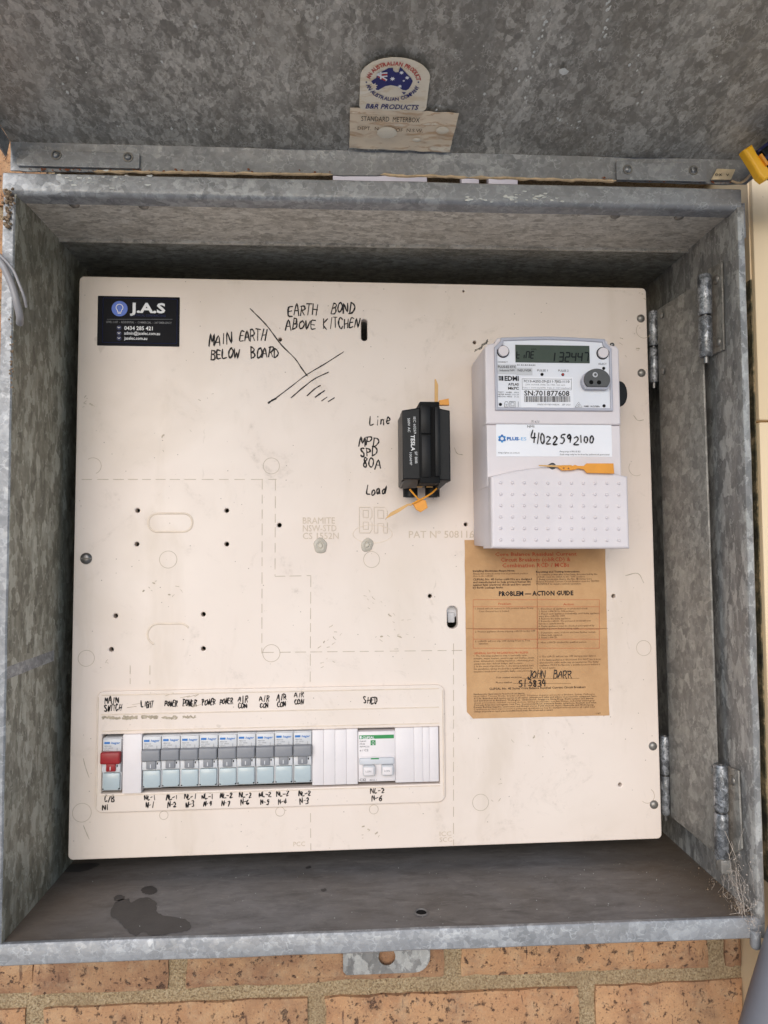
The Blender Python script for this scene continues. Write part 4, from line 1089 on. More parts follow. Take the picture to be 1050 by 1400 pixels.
ntx('CLIPSAL No. 4E Series Core Balance Residual Current Circuit Breakers', 170, 745, 630, 10, bold=.01)
fil = ('Manufactured by Clipsal Industries Pty Ltd A.C.N. and divisions', 'Head Office: Torrens Works, Bowden SA 5007, Telephone enquiries and works at Brisbane, Sydney, Melbourne', 'A.C.N. Branches and service points in all states, switchboard sales and advice on protective equipment here', 'and distributors in Auckland, Wellington, Christchurch, Singapore, Hong Kong, Kuala Lumpur and Jakarta', 'circuit protection, residual current devices, wiring accessories, conduit fittings, industrial switchgear', 'Overseas branches and agents Unit Two, Commercial Road, Industrial Estate, telephone, facsimile and telex', 'Darwin Building Supplies, Launceston and Hobart stores, Perth western depot, Newcastle and Wollongong', 'Continuous product improvement is policy and specifications may be changed without notice, all rights kept', 'Catalogue and price list on request, printed and published by the works office, all tests made to standard')
for i, s_ in enumerate(fil): ntx(s_, 96, 770+i*10.3, 668-(i == 0)*330+(i % 3)*7-(i == 8)*210, 7.5, 'notice_ink_light' if i % 3 == 1 else 'notice_ink')
ntx('1/87', 680, 862, 702, 8, 'notice_ink_light')
sub(mb, 'printed_text', nt_)
mb = MB()
def nl(a, b, c, d, mat='notice_red', wd=.00025):
    HC[0] = (HC[0]+1) % 12; mb.ribbon([U(*Z7(a, b)), U(*Z7(c, d))], wd, -.0011-HC[0]*.00001, mat, taper=False)
for y in (314, 348, 455, 503, 546): nl(93, y, 696, y)
for x in (93, 399, 696): nl(x, 314, x, 547)
nl(330, 690, 600, 690, 'notice_ink_light'); nl(284, 714, 560, 714, 'notice_ink_light')
nl(60, 452, 735, 452, 'paper_crease', .0004); nl(398, 90, 402, 660, 'paper_crease', .0003)
sub(mb, 'ruled_table', nt_)
mb = MB()
hand(mb, 'JOHN', *Z7(350, 655), *Z7(438, 690), .0009, y_off=.0014, mat='ink_thin'); hand(mb, 'BARR', *Z7(472, 655), *Z7(568, 690), .0009, y_off=.0014, mat='ink_thin')
hand(mb, '513834', *Z7(308, 698), *Z7(444, 729), .0010, y_off=.0014, mat='ink')
sub(mb, 'handwriting', nt_)

# ================================================================== BREAKER ROW
RT = OT-.0010                                      # top of the visible fronts
RB = RT-.0462
def bx(px): return U(px, 1040)[0]
def breaker(red=False):
    wd = .0168; x0, x1 = -wd/2, wd/2
    name, lab, cat = ('main_switch', 'red handled main switch at the left end of the breaker row', 'switch') if red else ('circuit_breaker', '', 'circuit breaker')
    o = thing(name, lab, cat, (0, 0, 0), FP)
    z1 = .0; z0 = -.0462
    body = MB().box(x0, x1, -.0030, .020, z0, z1, 'breaker_white', .0004)
    body.box(x0+.0004, x1-.0004, -.0050, -.0010, z1-.0116, z1-.0006, 'breaker_white', .0005)
    body.box(x0+.0003, x1-.0003, -.0060, -.0010, z1-.0295, z1-.0220, 'breaker_white', .0005)
    sub(body, 'body', o)
    mb = MB()
    mb.box(x0+.0016, x0+.0064, -.0053, -.0050, z1-.0049, z1-.0031, 'print_blue')
    mb.text('hager', x0+.0076, z1-.0049, -.0052, .0078, .0019, 'print_blue', bold=.02, shear=.15)
    for i, (s_, w2) in enumerate((('MBN110A', .006), ('C10  6000A', .0075), ('230V~', .005))): mb.text(s_, x0+.0018, z1-.0073-i*.0018, -.0052, w2, .0011, 'print_grey', res=1)
    mb.box(x1-.0040, x1-.0038, -.0053, -.0050, z1-.0120, z1-.0085, 'print_grey')
    sub(mb, 'print', o)
    m_ = 'breaker_red' if red else 'breaker_grey'
    e = .0005 if red else 0
    h_ = MB().box(x0+.0002-e*1.4, x1-.0002+e*.2, -.0100, -.0030, z1-.0212-e, z1-.0112, m_, .0014, 3)
    sub(h_, 'toggle', o)
    st_ = MB().box(-.0042, .0042, -.0078, -.003, z1-.0286, z1-.0205, m_, .0008)
    st_.text('I', -.0006, z1-.0272, -.0080, .0006, .0032, 'print_white')
    sub(st_, 'toggle_stem', o)
    sub(MB().box(x0+.0026-.0012+.0110, x1-.0008, -.0063, -.0060, z1-.0250, z1-.0228, 'label_grey').box(x0+.0132, x0+.0142, -.0065, -.0062, z1-.0247, z1-.0230, 'print_dark'), 'indicator', o)
    wn = MB().box(x0+.0009, x1-.0009, -.0052, -.0020, z0+.0008, z1-.0304, 'breaker_window', .0010)
    for q in (x0+.0015, x1-.0015): wn.cyl((q, -.0048, z0+.0020), (0, -1, 0), .0007, .0006, .0006, 'print_dark', 10)
    sub(wn, 'terminal_cover', o)
    return o
rgp = random.Random(8)
def place(o, x, z): o.matrix_world = FP @ Matrix.Translation((x, rgp.uniform(-.0003, .0003), z)) @ Matrix.Rotation(R(rgp.uniform(-.5, .5)), 4, 'Y') @ Matrix.Rotation(R(rgp.uniform(-.8, .8)), 4, 'X')
ms = breaker(True); place(ms, bx(155.5), RT-.0018)
first = breaker()
circ_names = ['LIGHT', 'POWER', 'POWER', 'POWER', 'POWER', 'AIR CON', 'AIR CON', 'AIR CON', 'AIR CON']
ords = ['grey circuit breaker under the LIGHT label, first beside the wide white blank',
        'grey circuit breaker under the first POWER label, next to the LIGHT breaker',
        'grey circuit breaker under the second POWER label from the left',
        'grey circuit breaker under the third POWER label from the left',
        'grey circuit breaker under the last POWER label, middle of the nine',
        'grey circuit breaker under the first AIR CON label from the left',
        'grey circuit breaker under the second AIR CON label from the left',
        'grey circuit breaker under the third AIR CON label from the left',
        'grey circuit breaker under the last AIR CON label, beside the narrow blanks']
bx0, bx1 = bx(196), bx(426.5); pitch = (bx1-bx0)/9
src = list(first.children)
for i in range(9):
    if i == 0: o = first
    else:
        o = first.copy(); COL.objects.link(o)
        for ch in src:
            c = ch.copy(); COL.objects.link(c); c.parent = o
    place(o, bx0+pitch*(i+.5), RT-.0008+.0002*(i % 2)+.00010*i)
    tag(o, ords[i], 'circuit breaker', 'circuit breakers in the row')
# blanks
def blank(px0, px1, lab, z1, z0, grp, h_=.0034):
    x0, x1 = bx(px0), bx(px1)
    o = MB().box(x0+.00006, x1-.00006, -h_, .012, z0, z1, 'blank_white', .0002).build('blank_cover', None, ((x0+x1)/2, -.002, z0), FP)
    tag(o, lab, 'blank cover', grp); return o
blank(170.5, 196, 'wide white blank cover beside the red main switch', OT+.0004, OB+.0008, None, .0062)
G = 'narrow white blank covers'
nb = ['beside the last grey breaker', 'second from the grey breakers', 'third from the grey breakers', 'against the left side of the green striped breaker']
for i in range(4): blank(427+15.5*i, 427+15.5*(i+1), 'narrow white blank strip '+nb[i], OT-.0004+.0003*(i % 2), OB+.0022, G, .0036+.0002*(i % 2))
nb = ['against the right side of the green striped breaker', 'second right of the green striped breaker', 'second from the right end of the row', 'at the right end of the breaker row']
for i, (a, b) in enumerate(((540, 565.5), (565.5, 577.5), (577.5, 586.5), (586.5, 599))): blank(a, b, 'white blank strip '+nb[i], OT-.0002+.0002*(i % 2), OB+.0024, G, .0036+.0002*(i % 2))
# two-pole green-striped breaker
x0, x1 = bx(489.5), bx(540); z1 = OT-.0026; z0 = OB+.0040
rc = thing('double_breaker', 'white double breaker with green stripe under the SHED label', 'circuit breaker', ((x0+x1)/2, 0, z0), FP)
wd = x1-x0; zz = lambda b: z1-(b-262)/(525-262)*(z1-z0); xx = lambda a: x0+(a-503)/(697-503)*wd
sub(MB().box(x0, x1, -.0040, .02, z0, z1, 'blank_white', .0006), 'body', rc)
sub(MB().box(xx(509), xx(690), -.0043, -.0040, zz(300), zz(281), 'print_green'), 'stripe', rc)
mb = MB().text('CLIPSAL', xx(526), zz(298), -.0046, xx(588)-xx(526), .0019, 'print_white', bold=.03)
mb.box(xx(512), xx(521), -.0046, -.0044, zz(297), zz(284), 'print_white')
for i, s_ in enumerate(('MAX9', 'MCB', 'MX9MC232')): mb.text(s_, xx(512), zz(316+14*i), -.0043, xx((545, 538, 562)[i])-xx(512), .0013, 'print_dark', res=1)
mb.text('e / C2', xx(512), zz(364), -.0043, xx(556)-xx(512), .0018, 'print_dark')
mb.box(xx(568), xx(594), -.0043, -.0040, zz(334), zz(308), 'print_green'); mb.text('Q', xx(574), zz(330), -.0046, .0024, .003, 'print_white')
mb.text('C32', xx(510), zz(518), -.0053, xx(542)-xx(510), .0022, 'print_dark'); mb.text('BDG-1', xx(563), zz(518), -.0053, xx(598)-xx(563), .0015, 'print_grey')
sub(mb, 'print', rc)
sub(MB().box(x0+.0003, x1-.0003, -.0050, -.003, z0+.0003, zz(392), 'blank_white', .0007).box(xx(508), xx(690), -.0075, -.004, zz(432), zz(396), 'label_grey', .0014).box(xx(568), xx(610), -.0078, -.0074, zz(402), zz(396), 'print_green'), 'toggle_bar', rc)
for a, b in ((526, 590), (622, 686)):
    o = sub(MB().box(xx(a), xx(b), -.0105, -.004, zz(486), zz(432), 'breaker_white', .0016, 3).box(xx(a+5), xx(b-9), -.0112, -.0100, zz(480), zz(438), 'blank_white', .0006).text('I.ON', xx(a+14), zz(463), -.0114, xx(b-22)-xx(a+14), .0016, 'print_grey'), 'toggle', rc)

# ================================================================== ELECTRICITY METER
def Z6(a, b): return 630+a/4.116, 440+b/4.118
def MU(a, b, h): return U(*Z6(a, b), h)
HF = .057
ml, mt_ = MU(135, 120, HF); mr = MU(890, 130, HF)[0]; mbot = MU(140, 575, HF)[1]; mtop = MU(520, 80, HF)[1]
met = thing('electricity_meter', 'white digital electricity meter with yellow seal tag on the cream panel', 'electricity meter', ((ml+mr)/2, 0, mbot-.1), FP)
# case: left and right top ears rounded, arched top
def arch_outline(x0, x1, zbot, zear, ztop, n=14, ear=.010):
    pts = [(x0, zbot), (x1, zbot), (x1, zear)]
    a = x1-ear; b = x0+ear
    pts += [(x1-.0025, zear+.0030), (a+.001, zear+.0042), (a-.0005, ztop-.0035)]
    for k in range(n+1):
        u = k/n; x = a-.002+(b+.002-(a-.002))*u; pts.append((x, ztop-.0022+.0022*math.sin(math.pi*u)))
    pts += [(b+.0005, ztop-.0035), (b-.001, zear+.0042), (x0+.0025, zear+.0030), (x0, zear)]
    return pts
zear = MU(140, 140, HF)[1]-.0005
base_bot = MU(140, 1280, .02)[1]+.004
mb = MB().plate(arch_outline(ml, mr, mbot, zear, mtop), -HF, -.002, 'meter_white', .0016)
sub(mb, 'case', met)
# lower case block under the display (carries the id label)
lx0 = ml+.0006; lx1 = mr-.0004
zlb = MU(150, 850, HF)[1]-.012
sub(MB().plate([(lx0, zlb), (lx1, zlb), (lx1, mbot-.0004), (lx0, mbot-.0004)], -HF+.0008, -.002, 'meter_white', .0012), 'lower_case', met)
# clear-rimmed front window frame and face plate
f0 = MU(186, 95, HF); f1 = MU(852, 505, HF); fr_t = MU(520, 88, HF)[1]
def face_outline(x0, x1, z0_, z1_, r_):
    n = 10; pts = [(x0, z0_), (x1, z0_), (x1, z1_-.010), (x1-.0055, z1_-.0045)]
    for k in range(n+1): u = k/n; pts.append((x1-.006+(x0+.006-x1+.006)*u, z1_-.0015+.0015*math.sin(math.pi*u)))
    pts += [(x0+.0055, z1_-.0045), (x0, z1_-.010)]; return pts
fo = face_outline(f0[0], f1[0], f1[1], fr_t, .002); fi = face_outline(f0[0]+.0022, f1[0]-.0022, f1[1]+.0026, fr_t-.0028, .002)
sub(MB().plate(fo, -HF-.0026, -HF+.001, 'meter_rim', .0007, [fi]), 'window_frame', met)
sub(MB().plate(face_outline(f0[0]+.0015, f1[0]-.0015, f1[1]+.002, fr_t-.002, .002), -HF-.0010, -HF+.0005, 'meter_face'), 'face_plate', met)
HP = HF+.0011
def mtext(mb, s_, a, b, c, cap, mat='print_dark', h=HP, off=.0002, **k):
    p, q = Z6(a, b); r_, _ = Z6(c, b); ptext(mb, s_, p, q, r_, cap/4.118, mat, h, off, **k)
def mquad(mb, a, b, c, d, mat, h=HP, off=.00015, th=.0001):
    p = Z6(a, b); q = Z6(c, d); pquad(mb, p[0], p[1], q[0], q[1], mat, h, off, th)
# display
mb = MB(); mquad(mb, 306, 130, 722, 228, 'lcd', HP, .0006, .0006)
dsp = sub(mb, 'display', met)
mb = MB()
SEG = {'0': 'abcdef', '1': 'bc', '2': 'abged', '3': 'abgcd', '4': 'fgbc', '5': 'afgcd', '6': 'afgedc', '7': 'abc', '8': 'abcdefg', '9': 'abcdfg', 't': 'fedg', 'i': 'c', 'm': 'ecg', 'e': 'afged', 'n': 'abcef'}
def seg7(ch, a, b, w_, h_, th):
    sl_ = .10*h_
    X = lambda u, v: (a+u*w_+(1-v)*sl_, b+v*h_)
    S = {'a': ((.12, 0), (.88, 0)), 'b': ((1, .06), (1, .46)), 'c': ((1, .54), (1, .94)), 'd': ((.12, 1), (.88, 1)), 'e': ((0, .54), (0, .94)), 'f': ((0, .06), (0, .46)), 'g': ((.12, .5), (.88, .5))}
    for c in SEG[ch]:
        (u0, v0), (u1, v1) = S[c]; p = MU(*X(u0, v0), HP+.0006); q = MU(*X(u1, v1), HP+.0006)
        mb.ribbon([p, q], th, -HP-.0009, 'lcd_digit', taper=False)
for i, ch in enumerate('132447'): seg7(ch, 516+35*i-(14 if i == 0 else 0), 174, 23, 49, .0012)
for ch, a in (('t', 312), ('i', 338), ('n', 366), ('e', 392)): seg7(ch, a, 168, 17, 37, .0010)
mtext(mb, 'kWh', 396, 160, 424, 9, 'lcd_digit', HP, .0009)
subsub(mb, 'digits', dsp)
# buttons
for (cx, cy) in ((237, 168), (797, 178)):
    c = MU(cx, cy, HP); r_ = 36*PXM/4.116*.92
    sub(MB().cyl((c[0], -HP+.0004, c[1]), (0, -1, 0), r_, r_, .0011, 'print_dark', 28).cyl((c[0], -HP-.0004, c[1]), (0, -1, 0), r_*.86, r_*.82, .0022, 'meter_white', 28), 'button', met)
# optical port
c = MU(752, 335, HP); r_ = 72*PXM/4.116*.92
pts = [(c[0]+r_*1.06*math.cos(R(a)), c[1]+r_*.88*math.sin(R(a))) for a in range(-40, 221, 10)]
pts2 = [(c[0]+(p[0]-c[0])*1.12, c[1]-.0012+(p[1]-c[1])*1.12) for p in pts]
sub(MB().plate(pts2, -HP-.0050, -HP+.0003, 'meter_rim', .0006), 'port_collar', met)
po = sub(MB().plate(pts, -HP-.0072, -HP-.0046, 'optic_grey', .0005), 'optical_port', met)
mb = MB()
for (a, b, rr, mt2) in ((756, 298, 16, 'label_grey'), (734, 340, 13, 'hole_black'), (778, 341, 13, 'hole_black')):
    q = MU(a, b, HP+.0072); k = rr*PXM/4.116*.9; mb.cyl((q[0], -HP-.0071, q[1]), (0, -1, 0), k, k*.9, .0005, mt2, 18)
q = MU(756, 298, HP+.0072); mb.cyl((q[0], -HP-.0076, q[1]), (0, -1, 0), .0012, .0012, .0004, 'optic_grey', 14)
subsub(mb, 'lens', po)
# printing
mb = MBS()
mtext(mb, 'CONNECT', 208, 230, 264, 8); mtext(mb, 'SELECT', 774, 241, 820, 9)
mtext(mb, 'B1.B2.B3.B4.B5', 318, 247, 420, 8, res=1); mtext(mb, 'PULSE 1', 430, 279, 489, 11); mtext(mb, 'PULSE 2', 548, 280, 606, 11)
mtext(mb, 'EDMI', 246, 331, 326, 25, bold=.035); mtext(mb, 'ATLAS', 266, 358, 326, 13, bold=.03); mtext(mb, 'Mk7C', 266, 381, 326, 14, bold=.03)
for i, s_ in enumerate(('TEST   40BB   HLV', 'METER BAND 11.21.23', 'MDCNO 4BRZ   21.22')): mtext(mb, s_, 209, 400+i*12, 327, 7, res=1)
sub(mb, 'face_print', met) if False else None
emb = mb; mb2_ = MB(); mb = mb2_
mquad(mb, 213, 305, 239, 331, 'print_dark')
for k in range(3): mquad(mb, 214, 311+k*8, 224, 313+k*8, 'meter_face', HP, .0003)
mquad(mb, 226, 305, 227.5, 331, 'meter_face', HP, .0003)
sub(mb2_, 'emblem', met)
mb = emb
mtext(mb, 'NMI 14/2/38A', 693, 480, 782, 9, bold=.01)
for q in mb.parts: q.build('face_print', met)
mb = MB()
mquad(mb, 207, 240, 312, 294, 'label_grey', HP, .0002); mquad(mb, 313, 258, 402, 300, 'label_grey', HP, .00025)
mtext(mb, 'PLUS-ES ETC', 209, 260, 310, 13, off=.0005, bold=.01); mtext(mb, 'Industrial NM', 218, 279, 300, 12, off=.0005); mtext(mb, 'NEUVER', 320, 280, 397, 13, off=.0005)
sub(mb, 'name_tag', met)
mb = MB(); mquad(mb, 336, 308, 630, 484, 'label_white', HP, .0003, .0002)
lo = sub(mb, 'serial_label', met)
mb = MBS()
for (a, b, c, d) in ((343, 320, 622, 322), (343, 380, 622, 382), (343, 320, 345, 382), (620, 320, 622, 382)): mquad(mb, a, b, c, d, 'print_grey', HP, .00045 if c-a > 9 else .0005)
mtext(mb, '7C13-A252-29-J211-7J02-1110', 352, 341, 610, 13, off=.0006, bold=.01)
mtext(mb, '230V 10/100A, 50Hz, CL1 Wh, CL2 varh', 362, 358, 585, 8, 'print_grey', off=.0006, res=1); mtext(mb, 'Pulse 1: 1000 imp/kWh  Pulse 2: 1000 imp/kvarh', 348, 375, 618, 8, 'print_grey', off=.0006, res=1)
mtext(mb, 'SN:701877608', 356, 415, 610, 27, off=.0006, bold=.015); mtext(mb, 'MADE IN INDONESIA    SEP 2020', 430, 470, 616, 9, 'print_grey', off=.0006, shear=.2, res=1)
subsub(mb, 'label_print', lo)
mb = MB(); rg = random.Random(4); a = 356
while a < 614:
    w2 = rg.choice((1.6, 1.6, 3, 4.5)); mquad(mb, a, 419, a+w2, 452, 'print_dark', HP, .0006); a += w2+rg.choice((2, 2, 3.2, 4.5))
subsub(mb, 'barcode', lo)
mb = MB()
for (a, b, rr, mt2) in ((457, 296, 9, 'hole_black'), (574, 297, 8.5, 'print_red'), (804, 262, 9, 'hole_black'), (223, 465, 9, 'hole_black'), (806, 473, 9, 'hole_black')):
    q = MU(a, b, HP); k = rr*PXM/4.116*.9; sub(MB().cyl((q[0], -HP+.0002, q[1]), (0, -1, 0), k*1.1, k, .0006, 'print_dark', 16).dome((q[0], -HP-.0004, q[1]), (0, -1, 0), k*.75, .0006, mt2, 12, 3), 'indicator_light', met)
mb = MB()
def mline(pts, wd=.0003, h=HP): mb.ribbon([MU(a, b, h) for a, b in pts], wd, -h-.0003-.00002*len(mb.f), 'print_dark', taper=False)
mline([(643, 481), (662, 452), (682, 481), (643, 481)]); mline([(657, 474), (664, 464), (668, 474), (660, 477)])
mline([(246, 480), (246, 458), (250, 450), (262, 450), (266, 458), (266, 480), (246, 480)]); mline([(252, 465), (260, 465), (254, 475)])
mline([(274, 449), (306, 449), (306, 480), (274, 480), (274, 449)]); mline([(281, 456), (299, 456), (299, 473), (281, 473), (281, 456)])
mline([(322, 450), (322, 458), (322, 466), (322, 480)])
sub(mb, 'symbols', met)
# id label
HL = HF-.0008
mb = MB(); mquad(mb, 197, 577, 846, 758, 'label_white', HL, .0004, .0003)
idl = sub(mb, 'id_label', met, 'white label with blue flower emblem and handwritten number')
mb = MBS()
mtext(mb, 'NMI', 373, 596, 412, 13, off=.0007, h=HL); mtext(mb, 'PLUS', 258, 667, 325, 17, 'print_blue', HL, .0007, bold=.05); mtext(mb, '-ES', 326, 668, 368, 17, 'print_light_blue', HL, .0007)
mtext(mb, 'https://plus-es.com.au', 210, 741, 330, 8, 'print_dark', HL, .0007, res=1); mtext(mb, 'Property of PLUS ES', 556, 735, 672, 9, 'print_dark', HL, .0007, res=1); mtext(mb, 'Seals may only be broken by authorised personnel', 556, 751, 834, 9, 'print_dark', HL, .0007, res=1)
c = MU(231, 658, HL); k = PXM/4.116*.9
for i in range(6):
    g = R(60*i+30); d_ = 17*k
    q = (c[0]+d_*math.cos(g), c[1]+d_*math.sin(g))
    mb.plate(circ(q[0], q[1], 7.5*k, 12), -HL-.0008-.00003*i, -HL-.0006, 'print_blue' if i % 2 else 'print_light_blue')
mb.ribbon(circ(c[0], c[1], 14*k, 18)+[circ(c[0], c[1], 14*k, 18)[0]], 7*k, -HL-.0010, 'print_blue', taper=False)
subsub(mb, 'label_print', idl)
mb = MB()
rgx = 388
for i, (ch, a, b, c, d) in enumerate(zip('41022592100', (388, 422, 446, 474, 512, 552, 592, 628, 668, 690, 720), (618, 622, 640, 640, 640, 638, 640, 640, 638, 644, 642), (426, 438, 474, 508, 545, 586, 622, 664, 682, 716, 746), (684, 690, 690, 690, 688, 688, 682, 690, 684, 680, 682))):
    hand(mb, ch, *Z6(a, b), *Z6(c, d), .00125, .0010, 'ink', 0, HL, .03, seed=i)
subsub(mb, 'handwriting', idl)
# scribble of worn print above the label
mb = MB()
for k in range(14):
    a = 385+rg.uniform(0, 60); b = 555+rg.uniform(0, 12); p = MU(a, b, HF); q = MU(a+rg.uniform(3, 9), b+rg.uniform(-3, 3), HF)
    mb.ribbon([p, q], .0004, -HF-.0002-.00001*k, 'label_line')
sub(mb, 'worn_print', met)
# dimpled terminal cover
HC_ = .0665
cl, ct = MU(168, 862, HC_); cr_ = MU(941, 870, HC_)[0]; cb = MU(168, 1278, HC_)[1]
base_l = U(647, 700)[0]
n = 16; topc = []
for k in range(n+1):
    u = k/n; x = cr_+(cl-cr_)*u
    # gentle shoulders and the raised middle
    s_ = .0085*max(0, math.sin(math.pi*min(1, max(0, (u-.02)/.96))))**.8
    topc.append((x, ct-.001+s_))
arch = [(cl, cb+.0012), (cl+(cr_-cl)*.5, cb), (cr_, cb+.0002)]
out = [(cl, cb+.0006), (cl+.3*(cr_-cl), cb-.0003), (cr_, cb-.0006)]+topc
sub(MB().plate(out, -HC_, -.030, 'meter_cover', .0024), 'terminal_cover', met)
# skirt of the cover tapering back to the panel
bl = base_l; sub(MB().hexa([(cl+.0004, -HC_+.0022, ct-.0022), (cr_-.0004, -HC_+.0022, ct-.0022), (cr_-.0004, -HC_+.0022, cb+.0012), (cl+.0004, -HC_+.0022, cb+.0012),
                    (bl, -.0008, ct+.004), (cr_-.008, -.0008, ct+.004), (cr_-.008, -.0008, cb+.0035), (bl, -.0008, cb+.0035)], 'meter_cover', .0012), 'cover_skirt', met)
# left flank of the case behind, down to the panel
sub(MB().hexa([(ml+.0003, -HF+.003, zear), (ml+.012, -HF+.003, zear), (ml+.012, -HF+.003, zlb), (ml+.0003, -HF+.003, zlb),
               (bl, -.0006, zear-.002), (ml+.012, -.0006, zear-.002), (ml+.012, -.0006, zlb), (bl, -.0006, zlb)], 'meter_white', .0010), 'case_flank', met)
mb = MB(); 
for r__ in range(6):
    for c__ in range(11):
        a = 224+66.4*c__-(r__*.0); b = 906+64.2*r__+(c__*.4)
        q = MU(a+r__*.1, b, HC_); mb.dome((q[0], -HC_, q[1]), (0, -1, 0), .0015, .0014, 'meter_cover', 10, 3)
o = sub(mb, 'cover_dimple', met); 
# sealing screw in the notch
q = MU(516, 806, HC_); sub(MB().cyl((q[0], -HC_+.006, q[1]-.001), (0, -1, 0), .0030, .0030, .006, 'steel_dark', 16).dome((q[0], -HC_, q[1]-.001), (0, -1, 0), .003, .0014, 'steel_dark', 16, 3), 'seal_screw', met)
# side latch (black) right, wire lug left
q0 = U(846, 528, .03); q1 = U(852, 556, .03)
c = U(849, 541, .035); sub(MB().plate([(c[0]-.004+.0065*math.cos(R(a)), c[1]+.0115*math.sin(R(a))) for a in range(-90, 91, 15)]+[(c[0]-.008, c[1]+.0115), (c[0]-.008, c[1]-.0115)], -.044, -.03, 'black_plastic', .001), 'side_latch', met)
w0 = [MU(a, b, HF-.012) for a, b in ((80, 165), (95, 150), (112, 150), (125, 130), (140, 118), (150, 105))]
mb = MB()
for k in (0, 1, 2):
    mb.tube(catmull([(p[0]+.0008*math.sin(3*i+k*2), -HF+.012-.0008*math.cos(3*i+k*2), p[1]+.0008*math.cos(2*i+k)) for i, p in enumerate(w0)], 4), .0005, 'wire_steel', 6)
sub(mb, 'seal_wire', met)
q = MU(855, 128, HF); sub(MB().dome((q[0], -HF+.0015, q[1]), (0, -1, 0), .0022, .0016, 'steel_dark', 12, 3), 'case_screw', met)

# ---- seal tags
def Z5(a, b): return 470+a/5.833, 500+b/5.835
def tagplate(pxs, h, th, mat, zf, hole=()):
    return MB().plate([U(*zf(*p), h) for p in pxs], -h-th, -h, mat, .0003, [circ(*U(*zf(a, b), h), r_, 10) for a, b, r_ in hole])
hs = HC_+.002
s = thing('seal_tag', 'yellow seal tag across the meter above its dimpled cover', 'seal tag', (*[U(*Z6(620, 820), hs)[0]], -hs, U(*Z6(620, 820), hs)[1]), FP, 'yellow seal tags')
sub(tagplate([(705, 798), (856, 798), (860, 856), (706, 852), (690, 832), (655, 827), (640, 834), (620, 832), (620, 814), (640, 806), (655, 812), (690, 812)], hs, .0016, 'seal_orange', Z6), 'flag', s)
sub(tagplate([(540, 818), (566, 811), (625, 811), (628, 836), (566, 838)], hs, .0018, 'seal_orange', Z6, [(576, 826, .0007), (603, 827, .0007)]), 'lock_body', s)
sub(tagplate([(436, 806), (520, 808), (622, 806), (622, 812), (545, 820), (440, 813)], hs+.0002, .0010, 'seal_tail', Z6), 'tail', s)

# ================================================================== FUSE HOLDER
FH = .060
fz = lambda a, b, h=FH: U(*Z5(a, b), h)
fb_l = U(544, 600)[0]
fu = thing('fuse_holder', 'black service fuse holder with white print on the cream panel', 'fuse', (U(580, 612)[0], 0, U(580, 660)[1]), FP)
A = fz(462, 345); B = fz(850, 335); Cc = fz(860, 905); D = fz(490, 910)
top_c0 = fz(610, 318); top_c1 = fz(760, 318)
fx0 = fz(470, 500)[0]; fx1 = fz(855, 500)[0]; fzt = fz(500, 342)[1]; fzb = fz(500, 905)[1]
xm0 = fz(605, 500)[0]; xm1 = fz(765, 500)[0]; zct = fz(610, 318)[1]
base_z0 = U(*Z5(440, 975), .0)[1]; base_z1 = U(*Z5(430, 455), .0)[1]
# base moulding, wider at the panel
sub(MB().hexa([(fx0+.0005, -FH*.70, fzt-.0005), (fx1-.0008, -FH*.70, fzt-.0005), (fx1-.0008, -FH*.70, fzb-.001), (fx0+.0005, -FH*.70, fzb-.001),
               (fb_l, -.0004, base_z1+.003), (fx1-.003, -.0004, base_z1+.003), (fx1-.003, -.0004, base_z0), (fb_l, -.0004, base_z0)], 'grey_plastic_side', .0010), 'base', fu)
# carrier: two chamfered cheeks and a ribbed spine
hz = FH*.60
sub(MB().plate([(fx0, fzb), (xm0+.001, fzb), (xm0+.001, zct-.001), (fx0, fzt-.001)], -FH+.002, -hz, 'black_plastic', .0012), 'carrier_cheek', fu, 'left cheek with white print')
sub(MB().plate([(xm1-.001, fzb-.0005), (fx1, fzb-.001), (fx1, fzt-.0005), (xm1-.001, zct-.001)], -FH+.004, -hz, 'black_plastic', .0012), 'carrier_cheek', fu, 'right cheek')
mb = MB().box(xm0, xm1, -FH, -hz+.001, fz(600, 938)[1], fz(600, 285)[1], 'black_dull', .0010)
mb.box(fz(690, 500)[0], fz(712, 500)[0], -FH-.0004, -FH+.001, fz(700, 890)[1], fz(700, 332)[1], 'hole_black')
sub(mb, 'carrier_spine', fu)
sub(MB().box(fz(612, 500)[0], fz(690, 500)[0], -FH-.0022, -FH, fz(650, 545)[1], fz(650, 322)[1], 'black_plastic', .0008).box(fz(722, 500)[0], xm1, -FH-.0030, -FH, fz(700, 885)[1], fz(700, 330)[1], 'black_plastic', .0009).box(fz(618, 500)[0], fz(690, 500)[0], -FH-.0014, -FH, fz(650, 890)[1], fz(650, 555)[1], 'black_plastic', .0006), 'grip_rib', fu)
# sloped foot and two terminal cups
sub(MB().hexa([(fx0+.002, -FH+.004, fzb+.0005), (xm0-.0005, -FH+.004, fzb+.0005), (xm0-.0005, -hz-.004, fzb-.0055), (fx0-.0005, -hz-.004, fzb-.0060),
               (fx0+.002, -hz, fzb+.002), (xm0-.0005, -hz, fzb+.002), (xm0-.0005, -hz+.006, fzb-.005), (fx0-.0005, -hz+.006, fzb-.0055)], 'grey_plastic_side', .0005)
    .hexa([(xm1+.0005, -FH+.005, fzb+.0002), (fx1-.0006, -FH+.005, fzb-.0002), (fx1-.009, -hz-.004, fzb-.0080), (xm1+.0005, -hz-.004, fzb-.0065),
           (xm1+.0005, -hz, fzb+.002), (fx1-.001, -hz, fzb+.002), (fx1-.009, -hz+.006, fzb-.0075), (xm1+.0005, -hz+.006, fzb-.006)], 'grey_plastic_side', .0005), 'foot', fu)
